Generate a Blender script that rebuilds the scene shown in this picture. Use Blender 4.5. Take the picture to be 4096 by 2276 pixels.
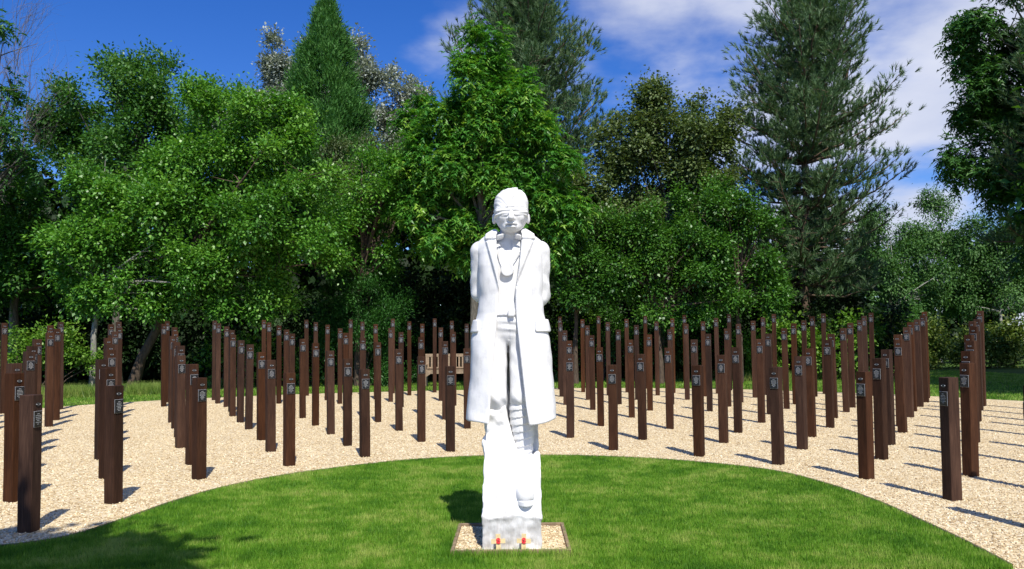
import bpy, bmesh, math, random
import numpy as np
from mathutils import Vector, Matrix

for o in list(bpy.data.objects):
    bpy.data.objects.remove(o)
scene = bpy.context.scene
COL = scene.collection
R = math.radians
rng = np.random.default_rng(11)
random.seed(5)

# ------------------------------------------------------------------ camera
F, PIT, ROLL, YH, CAMH = 3124.0, R(2.5), R(0.5), 1384.0, 1.65
PY = YH - F*math.tan(PIT)
def ray(u, v):
    du, dv = u-2048, v-YH
    u = 2048+du*math.cos(ROLL)-dv*math.sin(ROLL); v = YH+du*math.sin(ROLL)+dv*math.cos(ROLL)
    x, y = (u-2048)/F, -(v-PY)/F
    return Vector((x, math.cos(PIT)-y*math.sin(PIT), math.sin(PIT)+y*math.cos(PIT)))
def gnd(u, v):                       # the ground point seen at a place in the photograph
    d = ray(u, v); t = -CAMH/d.z
    return (d.x*t, d.y*t)
def at(u, v, Y):                     # the point at depth Y
    d = ray(u, v); t = Y/d.y
    return Vector((d.x*t, Y, CAMH+d.z*t))
cam = bpy.data.cameras.new('camera'); camo = bpy.data.objects.new('camera', cam); COL.objects.link(camo)
cam.sensor_width = 36; cam.lens = F/4096*36; cam.clip_end = 4000; cam.clip_start = .05
cam.shift_y = (PY-1138)/4096
fw = Vector((0, math.cos(PIT), math.sin(PIT)))
rt = (ray(3048, YH)-ray(1048, YH)).normalized()
up = rt.cross(fw)
m = Matrix((rt, up, -fw)).transposed().to_4x4(); m.translation = (0, 0, CAMH)
camo.matrix_world = m
scene.camera = camo

# ------------------------------------------------------------------ light
CLOUD_SEED = 17.0
SUN_EL, SUN_DIR = R(53), Vector((.2555, -1, 0)).normalized()
SUN_ROT = math.atan2(SUN_DIR.x, SUN_DIR.y)
w = bpy.data.worlds.new('World'); scene.world = w; w.use_nodes = True
nt = w.node_tree; nt.nodes.clear()
def N(tree, kind, **kw):
    n = tree.nodes.new(kind)
    for k, v in kw.items():
        if k.startswith('i_'):
            n.inputs[k[2:].replace('_', ' ')].default_value = v
        else:
            setattr(n, k, v)
    return n
sky = N(nt, 'ShaderNodeTexSky', sky_type='NISHITA', sun_disc=False, sun_elevation=SUN_EL, sun_rotation=SUN_ROT,
        altitude=0, air_density=1.0, dust_density=0.0, ozone_density=6.0)
tc = N(nt, 'ShaderNodeTexCoord')
sep = N(nt, 'ShaderNodeSeparateXYZ'); nt.links.new(tc.outputs['Generated'], sep.inputs[0])
def M(tree, op, a, b=None, c=None):
    n = tree.nodes.new('ShaderNodeMath'); n.operation = op
    for i, q in enumerate((a, b, c)):
        if q is None: continue
        if isinstance(q, (int, float)): n.inputs[i].default_value = q
        else: tree.links.new(q, n.inputs[i])
    return n.outputs[0]
zz = M(nt, 'ADD', M(nt, 'MAXIMUM', sep.outputs[2], 0.0), 0.17)
comb = N(nt, 'ShaderNodeCombineXYZ')
nt.links.new(M(nt, 'DIVIDE', sep.outputs[0], zz), comb.inputs[0])
nt.links.new(M(nt, 'DIVIDE', sep.outputs[1], zz), comb.inputs[1])
comb.inputs[2].default_value = CLOUD_SEED
n1 = N(nt, 'ShaderNodeTexNoise', i_Scale=1.5, i_Detail=9.0, i_Roughness=.52); nt.links.new(comb.outputs[0], n1.inputs['Vector'])
n2 = N(nt, 'ShaderNodeTexNoise', i_Scale=.33, i_Detail=2.0); nt.links.new(comb.outputs[0], n2.inputs['Vector'])
# a bank of cloud over the eastern half of the sky
bank = M(nt, 'MULTIPLY_ADD', sep.outputs[0], .36, -.105)
cov = M(nt, 'ADD', M(nt, 'ADD', n1.outputs['Fac'], M(nt, 'MULTIPLY', M(nt, 'SUBTRACT', n2.outputs['Fac'], .5), .25)), bank)
mr = N(nt, 'ShaderNodeMapRange', interpolation_type='SMOOTHSTEP'); nt.links.new(cov, mr.inputs[0])
mr.inputs[1].default_value = .475; mr.inputs[2].default_value = .70
mr.inputs[4].default_value = .93
n3 = N(nt, 'ShaderNodeTexNoise', i_Scale=2.6, i_Detail=5.0); nt.links.new(comb.outputs[0], n3.inputs['Vector'])
cr = N(nt, 'ShaderNodeMix', data_type='RGBA'); nt.links.new(n3.outputs['Fac'], cr.inputs[0])
cr.inputs[6].default_value = (4.4, 5.0, 7.0, 1); cr.inputs[7].default_value = (8.6, 8.8, 9.6, 1)
mx = N(nt, 'ShaderNodeMix', data_type='RGBA'); nt.links.new(mr.outputs[0], mx.inputs[0])
hsv = N(nt, 'ShaderNodeHueSaturation', i_Hue=.518, i_Saturation=1.28, i_Value=1.42); nt.links.new(sky.outputs[0], hsv.inputs['Color'])
nt.links.new(hsv.outputs[0], mx.inputs[6]); nt.links.new(cr.outputs[2], mx.inputs[7])
bg = N(nt, 'ShaderNodeBackground', i_Strength=.092); nt.links.new(mx.outputs[2], bg.inputs[0])
wo = N(nt, 'ShaderNodeOutputWorld'); nt.links.new(bg.outputs[0], wo.inputs[0])
sl = bpy.data.lights.new('sun', 'SUN'); so = bpy.data.objects.new('sun', sl); COL.objects.link(so)
sl.energy = 5.0; sl.angle = R(.53); sl.color = (1, .95, .86)
sd = Vector((SUN_DIR.x*math.cos(SUN_EL), SUN_DIR.y*math.cos(SUN_EL), math.sin(SUN_EL)))
so.rotation_euler = sd.to_track_quat('Z', 'Y').to_euler(); so.location = sd*30
scene.view_settings.view_transform = 'Standard'; scene.view_settings.look = 'None'
scene.view_settings.exposure = 0.22; scene.view_settings.gamma = 1; scene.view_settings.use_curve_mapping = False
scene.render.engine = 'CYCLES'
scene.cycles.max_bounces = 6; scene.cycles.transparent_max_bounces = 8

# ------------------------------------------------------------------ helpers
def tag(o, label=None, cat=None, group=None, kind=None):
    if label: o['label'] = label
    if cat: o['category'] = cat
    if group: o['group'] = group
    if kind: o['kind'] = kind
    return o
def empty(name, loc=(0, 0, 0), rz=0):
    o = bpy.data.objects.new(name, None); COL.objects.link(o); o.location = loc; o.rotation_euler.z = rz
    o.empty_display_size = .1
    return o
def link(name, me, parent=None, mat=None):
    if mat is not None and not me.materials: me.materials.append(mat)
    o = bpy.data.objects.new(name, me); COL.objects.link(o)
    if parent: o.parent = parent
    return o
def arr_mesh(name, V, Fc, smooth=False, tint=None):
    """V (n,3), Fc (m,k) all faces with k corners"""
    me = bpy.data.meshes.new(name); V = np.asarray(V, np.float32); Fc = np.asarray(Fc, np.int32)
    k = Fc.shape[1]; n = len(Fc)
    me.vertices.add(len(V)); me.vertices.foreach_set('co', V.ravel())
    me.loops.add(n*k); me.loops.foreach_set('vertex_index', Fc.ravel())
    me.polygons.add(n); me.polygons.foreach_set('loop_start', np.arange(0, n*k, k, dtype=np.int32))
    if smooth: me.polygons.foreach_set('use_smooth', np.ones(n, bool))
    if tint is not None:
        a = me.attributes.new('tint', 'FLOAT', 'POINT'); a.data.foreach_set('value', np.asarray(tint, np.float32))
    me.update(calc_edges=True)
    return me
def bm_box(bm, sx, sy, sz, loc=(0, 0, 0), rot=None, bev=0):
    r = bmesh.ops.create_cube(bm, size=1)
    vs = r['verts']
    bmesh.ops.scale(bm, vec=(sx, sy, sz), verts=vs)
    if bev:
        es = list({e for v in vs for e in v.link_edges})
        rb = bmesh.ops.bevel(bm, geom=es, offset=bev, segments=1, affect='EDGES')
        vs = list({v for f in rb['faces'] for v in f.verts} | {v for v in vs if v.is_valid})
    if rot: bmesh.ops.rotate(bm, verts=vs, cent=(0, 0, 0), matrix=rot)
    bmesh.ops.translate(bm, vec=loc, verts=vs)
    return vs
def bm_done(bm, name):
    me = bpy.data.meshes.new(name); bm.to_mesh(me); bm.free(); return me
def box_obj(name, size, loc, parent, mat, rot=None, bev=.004):
    bm = bmesh.new(); bm_box(bm, *size, loc=(0, 0, 0), rot=rot, bev=bev)
    o = link(name, bm_done(bm, name), parent, mat); o.location = loc
    return o
def tubes(paths, sides=6):
    """paths: list of (points (n,3), radii (n,)) -> V, F quads"""
    Vs, Fs, base = [], [], 0
    ang = np.arange(sides)*2*math.pi/sides
    ca, sa = np.cos(ang), np.sin(ang)
    for P, r in paths:
        P = np.asarray(P, float); r = np.asarray(r, float); n = len(P)
        T = np.gradient(P, axis=0); T /= np.linalg.norm(T, axis=1)[:, None]+1e-9
        ref = np.where(np.abs(T[:, 2:3]) > .9, np.array([[1., 0, 0]]), np.array([[0, 0, 1.]]))
        A = np.cross(T, ref); A /= np.linalg.norm(A, axis=1)[:, None]+1e-9
        B = np.cross(T, A)
        ring = P[:, None, :]+r[:, None, None]*(ca[None, :, None]*A[:, None, :]+sa[None, :, None]*B[:, None, :])
        Vs.append(ring.reshape(-1, 3))
        i = np.arange(n-1)[:, None]*sides; j = np.arange(sides)[None, :]; j2 = (j+1) % sides
        Fs.append((np.stack([i+j, i+j2, i+sides+j2, i+sides+j], -1).reshape(-1, 4))+base)
        base += n*sides
    return np.concatenate(Vs), np.concatenate(Fs)

# ------------------------------------------------------------------ materials
def newmat(name):
    mt = bpy.data.materials.new(name); mt.use_nodes = True
    t = mt.node_tree; b = t.nodes['Principled BSDF']
    return mt, t, b
def ramp(t, fac, stops):
    r = t.nodes.new('ShaderNodeValToRGB'); t.links.new(fac, r.inputs[0])
    e = r.color_ramp.elements
    while len(e) < len(stops): e.new(.5)
    for q, (p, c) in zip(e, stops): q.position = p; q.color = (*c, 1)
    return r.outputs[0]
def noise(t, vec, scale, detail=4, rough=.55):
    n = N(t, 'ShaderNodeTexNoise', i_Scale=scale, i_Detail=detail, i_Roughness=rough)
    if vec is not None: t.links.new(vec, n.inputs['Vector'])
    return n.outputs['Fac']
def bump(t, b, h, strength=.4, dist=.01):
    n = N(t, 'ShaderNodeBump', i_Strength=strength, i_Distance=dist); t.links.new(h, n.inputs['Height'])
    t.links.new(n.outputs[0], b.inputs['Normal'])
def mapping(t, vec, scale):
    n = N(t, 'ShaderNodeMapping'); n.inputs['Scale'].default_value = scale; t.links.new(vec, n.inputs['Vector']); return n.outputs[0]
def leaf_mat(name, lo, mid, hi, rough=.5, trans=.3, spec=.4):
    mt, t, b = newmat(name)
    at_ = N(t, 'ShaderNodeAttribute', attribute_name='tint')
    c = ramp(t, at_.outputs['Fac'], [(0, lo), (.5, mid), (1, hi)])
    t.links.new(c, b.inputs['Base Color']); b.inputs['Roughness'].default_value = rough
    b.inputs['Specular IOR Level'].default_value = spec
    tr = t.nodes.new('ShaderNodeBsdfTranslucent')
    mc = N(t, 'ShaderNodeMix', data_type='RGBA', blend_type='MULTIPLY'); mc.inputs[0].default_value = 1
    t.links.new(c, mc.inputs[6]); mc.inputs[7].default_value = (1.3, 1.35, .6, 1)
    t.links.new(mc.outputs[2], tr.inputs[0])
    ms = t.nodes.new('ShaderNodeMixShader'); ms.inputs[0].default_value = trans
    t.links.new(b.outputs[0], ms.inputs[1]); t.links.new(tr.outputs[0], ms.inputs[2])
    t.links.new(ms.outputs[0], t.nodes['Material Output'].inputs[0])
    return mt
def bark_mat(name, c1, c2, scale=6):
    mt, t, b = newmat(name); tcn = N(t, 'ShaderNodeTexCoord').outputs['Object']
    h = noise(t, mapping(t, tcn, (scale, scale, scale*.25)), 3, 6)
    t.links.new(ramp(t, h, [(.3, c1), (.7, c2)]), b.inputs['Base Color']); b.inputs['Roughness'].default_value = .9
    bump(t, b, h, .7, .04); return mt
def plain(name, col, rough=.6, metal=0, nscale=30, var=.25, bmp=0):
    mt, t, b = newmat(name); tcn = N(t, 'ShaderNodeTexCoord').outputs['Object']
    h = noise(t, tcn, nscale, 4)
    t.links.new(ramp(t, h, [(.3, tuple(c*(1-var) for c in col)), (.7, tuple(min(1, c*(1+var)) for c in col))]), b.inputs['Base Color'])
    b.inputs['Roughness'].default_value = rough; b.inputs['Metallic'].default_value = metal
    if bmp: bump(t, b, h, bmp, .01)
    return mt
MAT = {}
# post timber: dark brown stained, each post a little different
mt, t, b = newmat('post_timber'); tcn = N(t, 'ShaderNodeTexCoord').outputs['Object']
oi = N(t, 'ShaderNodeObjectInfo')
off = N(t, 'ShaderNodeVectorMath', operation='ADD'); t.links.new(tcn, off.inputs[0])
cx = N(t, 'ShaderNodeCombineXYZ'); t.links.new(M(t, 'MULTIPLY', oi.outputs['Random'], 37.0), cx.inputs[0]); t.links.new(cx.outputs[0], off.inputs[1])
g1 = noise(t, mapping(t, off.outputs[0], (60, 60, 3)), 2.2, 6, .62)
g2 = noise(t, mapping(t, off.outputs[0], (5, 5, 1.2)), 1.6, 4)
g = M(t, 'ADD', M(t, 'MULTIPLY', g1, .6), M(t, 'MULTIPLY', g2, .4))
c = ramp(t, g, [(.32, (.014, .0053, .0023)), (.5, (.040, .0152, .0065)), (.68, (.074, .031, .0135))])
hs = N(t, 'ShaderNodeHueSaturation'); t.links.new(c, hs.inputs['Color'])
t.links.new(M(t, 'MULTIPLY_ADD', oi.outputs['Random'], .65, .72), hs.inputs['Value'])
t.links.new(M(t, 'MULTIPLY_ADD', M(t, 'FRACT', M(t, 'MULTIPLY', oi.outputs['Random'], 7.31)), .28, .78), hs.inputs['Saturation'])
t.links.new(hs.outputs[0], b.inputs['Base Color']); b.inputs['Roughness'].default_value = .8
b.inputs['Specular IOR Level'].default_value = .15
bump(t, b, g1, .55, .006); MAT['post'] = mt
MAT['plaque_black'] = plain('plaque_black', (.012, .012, .014), .35, 0, 40, .2)
MAT['plaque_rim'] = plain('plaque_rim', (.55, .55, .56), .4, .3, 40, .1)
MAT['plaque_ink'] = plain('plaque_ink', (.55, .55, .55), .6, 0, 40, .08)
MAT['tag'] = plain('tag_metal', (.09, .092, .098), .45, .6, 60, .3)
MAT['screw'] = plain('screw_steel', (.5, .5, .51), .45, .5, 60, .1)
# white painted stone
def white_mat(name, dirt, foot=False):
    mt, t, b = newmat(name); tcn = N(t, 'ShaderNodeTexCoord').outputs['Object']
    h1 = noise(t, tcn, 7, 6, .6); h2 = noise(t, mapping(t, tcn, (22, 22, 5)), 1.5, 5, .65); h3 = noise(t, tcn, 60, 4)
    f = M(t, 'ADD', M(t, 'MULTIPLY', h1, .6), M(t, 'MULTIPLY', h2, .4))
    if foot:      # unpainted, weathered foot of the block
        sp = N(t, 'ShaderNodeSeparateXYZ'); t.links.new(tcn, sp.inputs[0])
        ft = N(t, 'ShaderNodeMapRange'); t.links.new(M(t, 'ADD', sp.outputs[2], M(t, 'MULTIPLY_ADD', h1, .10, -.05)), ft.inputs[0])
        ft.inputs[1].default_value = .305; ft.inputs[2].default_value = .265; ft.inputs[3].default_value = 0; ft.inputs[4].default_value = .12
        f = M(t, 'SUBTRACT', f, ft.outputs[0])
    t.links.new(ramp(t, f, [(.33, dirt), (.50, (.765, .765, .76)), (.75, (.82, .82, .815))]), b.inputs['Base Color'])
    b.inputs['Roughness'].default_value = .72; b.inputs['Specular IOR Level'].default_value = .3
    bump(t, b, M(t, 'ADD', M(t, 'MULTIPLY', h1, .7), M(t, 'MULTIPLY', h3, .3)), .28, .012); return mt
MAT['stone'] = white_mat('white_painted_stone', (.60, .60, .605))
MAT['plinth'] = white_mat('weathered_white_stone', (.50, .49, .475), True)
MAT['bench'] = plain('bench_oak', (.30, .215, .135), .7, 0, 12, .3, .2)
MAT['cross_wood'] = plain('pale_cross_wood', (.60, .47, .24), .7, 0, 25, .2)
MAT['poppy'] = plain('poppy_red', (.62, .025, .03), .6, 0, 30, .15)
MAT['poppy_eye'] = plain('poppy_black', (.01, .01, .01), .6)
MAT['plank'] = plain('timber_edging', (.24, .17, .105), .85, 0, 14, .35, .3)
MAT['edging'] = plain('rusted_edging', (.12, .085, .06), .85, 0, 8, .4)
# gravel sheet
mt, t, b = newmat('gravel_chips'); tcn = N(t, 'ShaderNodeTexCoord').outputs['Object']
vo = N(t, 'ShaderNodeTexVoronoi', i_Scale=34.0, i_Randomness=1.0); t.links.new(mapping(t, tcn, (1, 1.25, 1)), vo.inputs['Vector'])
sx = N(t, 'ShaderNodeSeparateColor'); t.links.new(vo.outputs['Color'], sx.inputs[0])
c1 = ramp(t, sx.outputs[0], [(0, (0.333, 0.227, 0.122)), (.18, (0.51, 0.394, 0.225)), (.5, (0.647, 0.522, 0.315)), (.8, (0.745, 0.635, 0.423)), (1, (0.784, 0.719, 0.54))])
big = noise(t, tcn, .9, 3)
mxx = N(t, 'ShaderNodeMix', data_type='RGBA', blend_type='MULTIPLY'); mxx.inputs[0].default_value = 1
t.links.new(c1, mxx.inputs[6]); t.links.new(ramp(t, big, [(.3, (.88, .86, .84)), (.7, (1, 1, 1))]), mxx.inputs[7])
t.links.new(mxx.outputs[2], b.inputs['Base Color']); b.inputs['Roughness'].default_value = .85
b.inputs['Specular IOR Level'].default_value = .2
bump(t, b, M(t, 'SUBTRACT', M(t, 'MULTIPLY', sx.outputs[1], .6), vo.outputs['Distance']), .6, .015); MAT['gravel'] = mt
mt, t, b = newmat('gravel_stone'); oi = N(t, 'ShaderNodeObjectInfo')
t.links.new(ramp(t, oi.outputs['Random'], [(0, (0.274, 0.182, 0.0945)), (.15, (0.47, 0.355, 0.198)), (.5, (0.627, 0.507, 0.306)), (.8, (0.735, 0.625, 0.419)), (1, (0.804, 0.739, 0.558))]), b.inputs['Base Color'])
b.inputs['Roughness'].default_value = .8; MAT['pebble'] = mt
# ground under the grass, rough grassland
def soil(name, c1, c2, c3, s=1.4):
    mt, t, b = newmat(name); tcn = N(t, 'ShaderNodeTexCoord').outputs['Object']
    h = M(t, 'ADD', M(t, 'MULTIPLY', noise(t, tcn, s, 5), .55), M(t, 'MULTIPLY', noise(t, tcn, s*22, 4), .45))
    t.links.new(ramp(t, h, [(.32, c1), (.5, c2), (.66, c3)]), b.inputs['Base Color']); b.inputs['Roughness'].default_value = .95
    b.inputs['Specular IOR Level'].default_value = .1
    bump(t, b, noise(t, tcn, s*40, 3), .6, .02); return mt
MAT['lawn'] = soil('lawn_turf', (.04, .10, .012), (.085, .17, .02), (.14, .20, .04))
MAT['rough'] = soil('rough_grass', (.02, .045, .008), (.045, .09, .014), (.075, .12, .024), .5)
MAT['path'] = plain('path_stone', (.30, .26, .21), .9, 0, 9, .3, .3)
def blade_mat(name, lo, mid, hi):
    mt, t, b = newmat(name); tcn = N(t, 'ShaderNodeTexCoord').outputs['Object']
    a = N(t, 'ShaderNodeAttribute', attribute_name='tint')
    patch = M(t, 'ADD', M(t, 'MULTIPLY', noise(t, tcn, 1.3, 4), .6), M(t, 'MULTIPLY', noise(t, tcn, 6, 3), .4))
    f = M(t, 'ADD', M(t, 'MULTIPLY', a.outputs['Fac'], .5), M(t, 'MULTIPLY_ADD', patch, 3.0, -1.27))
    c = ramp(t, f, [(.1, lo), (.5, mid), (.9, hi)])
    t.links.new(c, b.inputs['Base Color']); b.inputs['Roughness'].default_value = .5; b.inputs['Specular IOR Level'].default_value = .3
    tr = t.nodes.new('ShaderNodeBsdfTranslucent'); t.links.new(c, tr.inputs[0])
    ms = t.nodes.new('ShaderNodeMixShader'); ms.inputs[0].default_value = .3
    t.links.new(b.outputs[0], ms.inputs[1]); t.links.new(tr.outputs[0], ms.inputs[2])
    t.links.new(ms.outputs[0], t.nodes['Material Output'].inputs[0]); return mt
MAT['blade'] = blade_mat('grass_blades', (.065, .19, .012), (.165, .345, .024), (.38, .47, .10))
MAT['tall'] = blade_mat('tall_grass', (.10, .19, .025), (.20, .31, .05), (.36, .40, .11))

# ------------------------------------------------------------------ ground
def sheet(name, pts, z, mat, kind='structure', label=None):
    bm = bmesh.new(); vs = [bm.verts.new((x, y, z)) for x, y in pts]
    f = bm.faces.new(vs)
    if f.normal.z < 0: f.normal_flip()
    bmesh.ops.triangulate(bm, faces=bm.faces[:])
    for f in bm.faces:
        if f.normal.z < 0: f.normal_flip()
    o = link(name, bm_done(bm, name), None, mat); tag(o, label, kind=kind); return o
def smooth_poly(pts, n=6, closed=False):
    out = []; P = [Vector(p) for p in pts]; L = len(P)
    for i in range(L if closed else L-1):
        p0 = P[(i-1) % L] if closed or i > 0 else P[0]; p1 = P[i]; p2 = P[(i+1) % L]
        p3 = P[(i+2) % L] if closed or i+2 < L else P[-1]
        for k in range(n):
            s = k/n
            out.append(tuple(.5*((2*p1)+(p2-p0)*s+(2*p0-5*p1+4*p2-p3)*s*s+(3*p1-p0-3*p2+p3)*s**3)))
    if not closed: out.append(tuple(P[-1]))
    return out
sheet('ground', [(-1500, -300), (1500, -300), (1500, 2500), (-1500, 2500)], -.03, MAT['rough'], label='rough grass ground reaching to the trees')
BACK = smooth_poly([(-15.5, 2), (-15, 12), (-14.2, 18), (-13.7, 21.2), (-12.93, 23.2), (-11.43, 25.2), (-10.3, 26.2), (-7.79, 27.9), (-4.71, 29), (-1.89, 29.7), (2.45, 30.4), (7.02, 29.3), (8.9, 28.1), (11.2, 26), (13, 23.8), (13.9, 22.2), (14.9, 20.6), (16.2, 16), (16.5, 10), (16, 2)], 5)
sheet('gravel_bed', [(-15.5, -8)]+BACK+[(16, -8)], 0, MAT['gravel'], label='cream gravel bed in which the posts stand')
LAWN = smooth_poly([(-8.5, 5.75), (-6, 6.15), (-4.75, 6.45), (-4.25, 6.6), (-3.9, 6.9), (-3.76, 7.5), (-3.63, 8.45), (-3.36, 9.37), (-2.77, 10.3), (-1.58, 11.3), (-.56, 11.66), (0, 11.72), (1.0, 11.62), (2.19, 11.15), (3.25, 10.25), (3.62, 9.2), (3.74, 8.1), (3.72, 7.1), (3.69, 6.5), (3.62, 5.78)], 5)
sheet('lawn', LAWN+[(3.6, 5.70), (-8.5, 5.70)], .012, MAT['lawn'], label='mown lawn round the statue')
sheet('path', [(-20, -8), (20, -8), (20, 5.62), (-20, 5.62)], .006, MAT['path'], label='stone path in front of the lawn')
# thin edging strip between lawn and gravel
V = []; Fc = []
L = np.array(LAWN); T = np.gradient(L, axis=0); T /= np.linalg.norm(T, axis=1)[:, None]; Nn = np.stack([-T[:, 1], T[:, 0]], 1)
for i in range(len(L)):
    for k, z in ((.004, -.02), (.004, .03), (.02, .03), (.02, -.02)): V.append((*(L[i]+Nn[i]*k), z))
for i in range(len(L)-1):
    for k in range(3): Fc.append((4*i+k, 4*i+k+1, 4*i+4+k+1, 4*i+4+k))
tag(link('lawn_edging', arr_mesh('lawn_edging', V, Fc), None, MAT['edging']), 'thin brown edging strip between lawn and gravel', kind='structure')
def inside(poly, P):
    poly = np.array(poly); x, y = P[:, 0], P[:, 1]; r = np.zeros(len(P), bool)
    x0, y0 = poly[:, 0], poly[:, 1]; x1, y1 = np.roll(x0, -1), np.roll(y0, -1)
    for a, b_, c_, d_ in zip(x0, y0, x1, y1):
        k = ((b_ > y) != (d_ > y)) & (x < (c_-a)*(y-b_)/(d_-b_+1e-12)+a); r ^= k
    return r
LAWNP = LAWN+[(3.6, 5.70), (-8.5, 5.70)]; GRAVP = [(-15.5, -8)]+BACK+[(16, -8)]
POSTS=[(-13.35,20.53,2.37,-0.003),(-12.59,21.81,2.43,-0.014),(-11.62,19.65,2.27,0),(-10.78,18.51,2.15,-0.009),(-10,16.91,2.03,-0.009),(-9.12,15,1.86,0),(-8.14,13.25,1.72,0),(-7.6,12.3,1.63,0),(-6.56,10.3,1.48,0),(-5.48,8.62,1.4,-0.002),(-4.43,7.21,1.24,0),(-11.44,22.7,2.45,0),(-10.87,21.15,2.33,0),(-10.04,19.95,2.21,0),(-9.34,18.35,2.07,0),(-8.41,16.25,1.89,0),(-7.52,14.6,1.75,0),(-6.94,13.5,1.65,0),(-6.22,11.85,1.5,-0.002),(-5.23,10.11,1.41,0.002),(-4.31,8.49,1.26,-0.014),(-10.7,24.28,2.51,-0.017),(-10.02,22.51,2.37,-0.017),(-9.08,21,2.23,0),(-8.29,19.2,2.08,0),(-7.67,17.64,1.94,0.007),(-7.02,16.31,1.79,0.007),(-6.25,14.67,1.71,0.02),(-5.56,13.13,1.54,-0.018),(-4.6,11.25,1.43,-0.004),(-3.99,9.99,1.28,-0.006),(-9.58,25.14,2.55,0.002),(-8.86,23.54,2.41,0.002),(-8.08,22.11,2.27,-0.004),(-7.36,20.5,2.13,0),(-6.83,19.11,1.98,-0.004),(-6.08,17.5,1.83,0.003),(-5.4,16.04,1.73,0.015),(-4.53,14.13,1.58,-0.008),(-3.88,12.57,1.46,-0.01),(-8.46,26.6,2.61,0),(-7.74,24.85,2.46,0),(-6.96,23.32,2.32,-0.004),(-6.17,21.35,2.15,0),(-5.57,19.75,2.01,0),(-3.15,11.05,1.3,-0.001),(-7.11,27.06,2.62,-0.016),(-4.95,18.47,1.86,-0.006),(-6.49,25.8,2.49,0),(-4.2,16.69,1.75,0.001),(-5.85,24.67,2.37,0.012),(-3.48,15,1.59,-0.016),(-5.07,22.99,2.21,0.006),(-4.36,20.45,2.03,0),(-5.65,27.27,2.62,0.006),(-2.79,13.24,1.46,-0.006),(-5.1,26.6,2.52,0),(-3.59,18.75,1.88,0),(-2.24,11.88,1.32,-0.014),(-4.33,24.82,2.38,-0.006),(-2.98,17.34,1.76,-0.005),(-4.27,27.93,2.66,0.002),(-3.68,23.64,2.22,-0.001),(-3.07,21.56,2.06,-0.001),(-3.52,26.71,2.52,-0),(-2.25,15.51,1.61,-0.01),(-2.94,25.55,2.4,0),(-2.25,19.25,1.89,0),(-1.6,13.7,1.48,0.004),(-2.82,28.32,2.67,0.008),(-2.19,23.89,2.23,0.005),(-1.53,17.73,1.77,0.005),(-2.12,27.45,2.55,0),(-1.64,21.94,2.06,-0.008),(-0.99,12.39,1.34,0.002),(-1.49,25.6,2.39,0),(-0.92,15.82,1.61,-0.003),(-1.34,29.4,2.7,0),(1.78,29.54,2.74,0.02),(1.58,25.37,2.4,-0.009),(1.48,21.85,2.07,-0.009),(1.3,17.8,1.76,0),(1.03,14.1,1.49,0.009),(2.49,27.69,2.57,0.006),(2.28,23.76,2.25,0.006),(2.05,20.1,1.91,-0.007),(3.33,30.05,2.77,0),(1.8,16.08,1.61,-0.009),(3.16,25.79,2.41,0),(1.58,12.39,1.34,0.006),(2.97,21.87,2.08,-0.002),(4,27.32,2.56,0.005),(2.71,17.88,1.77,-0.01),(3.75,23.58,2.25,-0.001),(5.04,29.55,2.75,0),(2.26,13.71,1.49,-0.007),(3.45,19.72,1.91,0.003),(4.73,25.57,2.41,-0.003),(4.38,21.61,2.07,-0.012),(5.5,26.8,2.55,0),(3.08,15.4,1.59,-0.01),(6.45,29.2,2.75,0),(5.21,23.39,2.26,-0.001),(4.05,17.39,1.76,-0.003),(2.75,11.63,1.34,-0),(6.09,24.89,2.38,-0.004),(4.86,19.35,1.91,-0.009),(6.86,26.2,2.53,-0.01),(3.53,13.17,1.47,-0.008),(7.76,27.96,2.72,0.008),(5.71,20.75,2.06,-0.008),(6.46,22.21,2.22,-0.02),(7.45,24.11,2.36,-0.007),(5.21,16.45,1.75,0.002),(8.15,25.35,2.51,-0.003),(6.03,18.39,1.89,0.001),(9.19,27.4,2.69,0),(4.2,14.65,1.59,-0.008),(3.63,10.78,1.33,-0.007),(6.94,19.88,2.04,-0.016),(7.68,21.31,2.2,-0),(4.52,12.29,1.45,-0.002),(8.46,22.65,2.32,0),(5.28,13.89,1.56,-0.011),(9.38,24.32,2.49,-0.02),(10.19,25.59,2.62,0.011),(6.21,15.37,1.72,-0.005),(7.1,17.34,1.86,-0.02),(7.99,18.8,2.01,-0.02),(8.7,20.09,2.17,-0.002),(9.46,21.25,2.27,0),(10.51,23.3,2.45,0),(11.23,24.43,2.59,0.002),(4.3,9.59,1.3,0.003),(5.23,11.17,1.43,0.002),(6.1,12.73,1.54,-0.01),(7.65,15.5,1.81,0),(7.15,14.42,1.71,-0.015),(8.79,17.36,1.99,-0.016),(9.63,18.85,2.14,-0.008),(10.46,20.13,2.24,-0.012),(11.39,21.61,2.39,-0.017),(12.29,23.24,2.56,-0.006),(4.6,8.27,1.28,0.005),(5.64,9.71,1.39,0.008),(6.58,11.3,1.52,0),(7.6,12.95,1.67,0),(8.36,14.3,1.78,0),(9.64,16.3,1.97,0),(10.67,18.1,2.13,0),(11.22,18.85,2.2,0),(12.16,20.35,2.34,0),(12.1,20.19,2.45,0.006),(4.61,6.92,1.26,0),(5.88,8.61,1.38,0),(7.1,10.37,1.52,0),(8.22,11.74,1.65,0),(9.19,13.52,1.8,0),(10.2,14.74,1.92,0),(10.89,16.09,2.03,0),(11.76,17.41,2.15,0),(12.73,18.8,2.29,0),(-12.61,18.51,2.26,0),(-11.49,16.85,2.11,0),(-10.68,15.66,2,0)]
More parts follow.
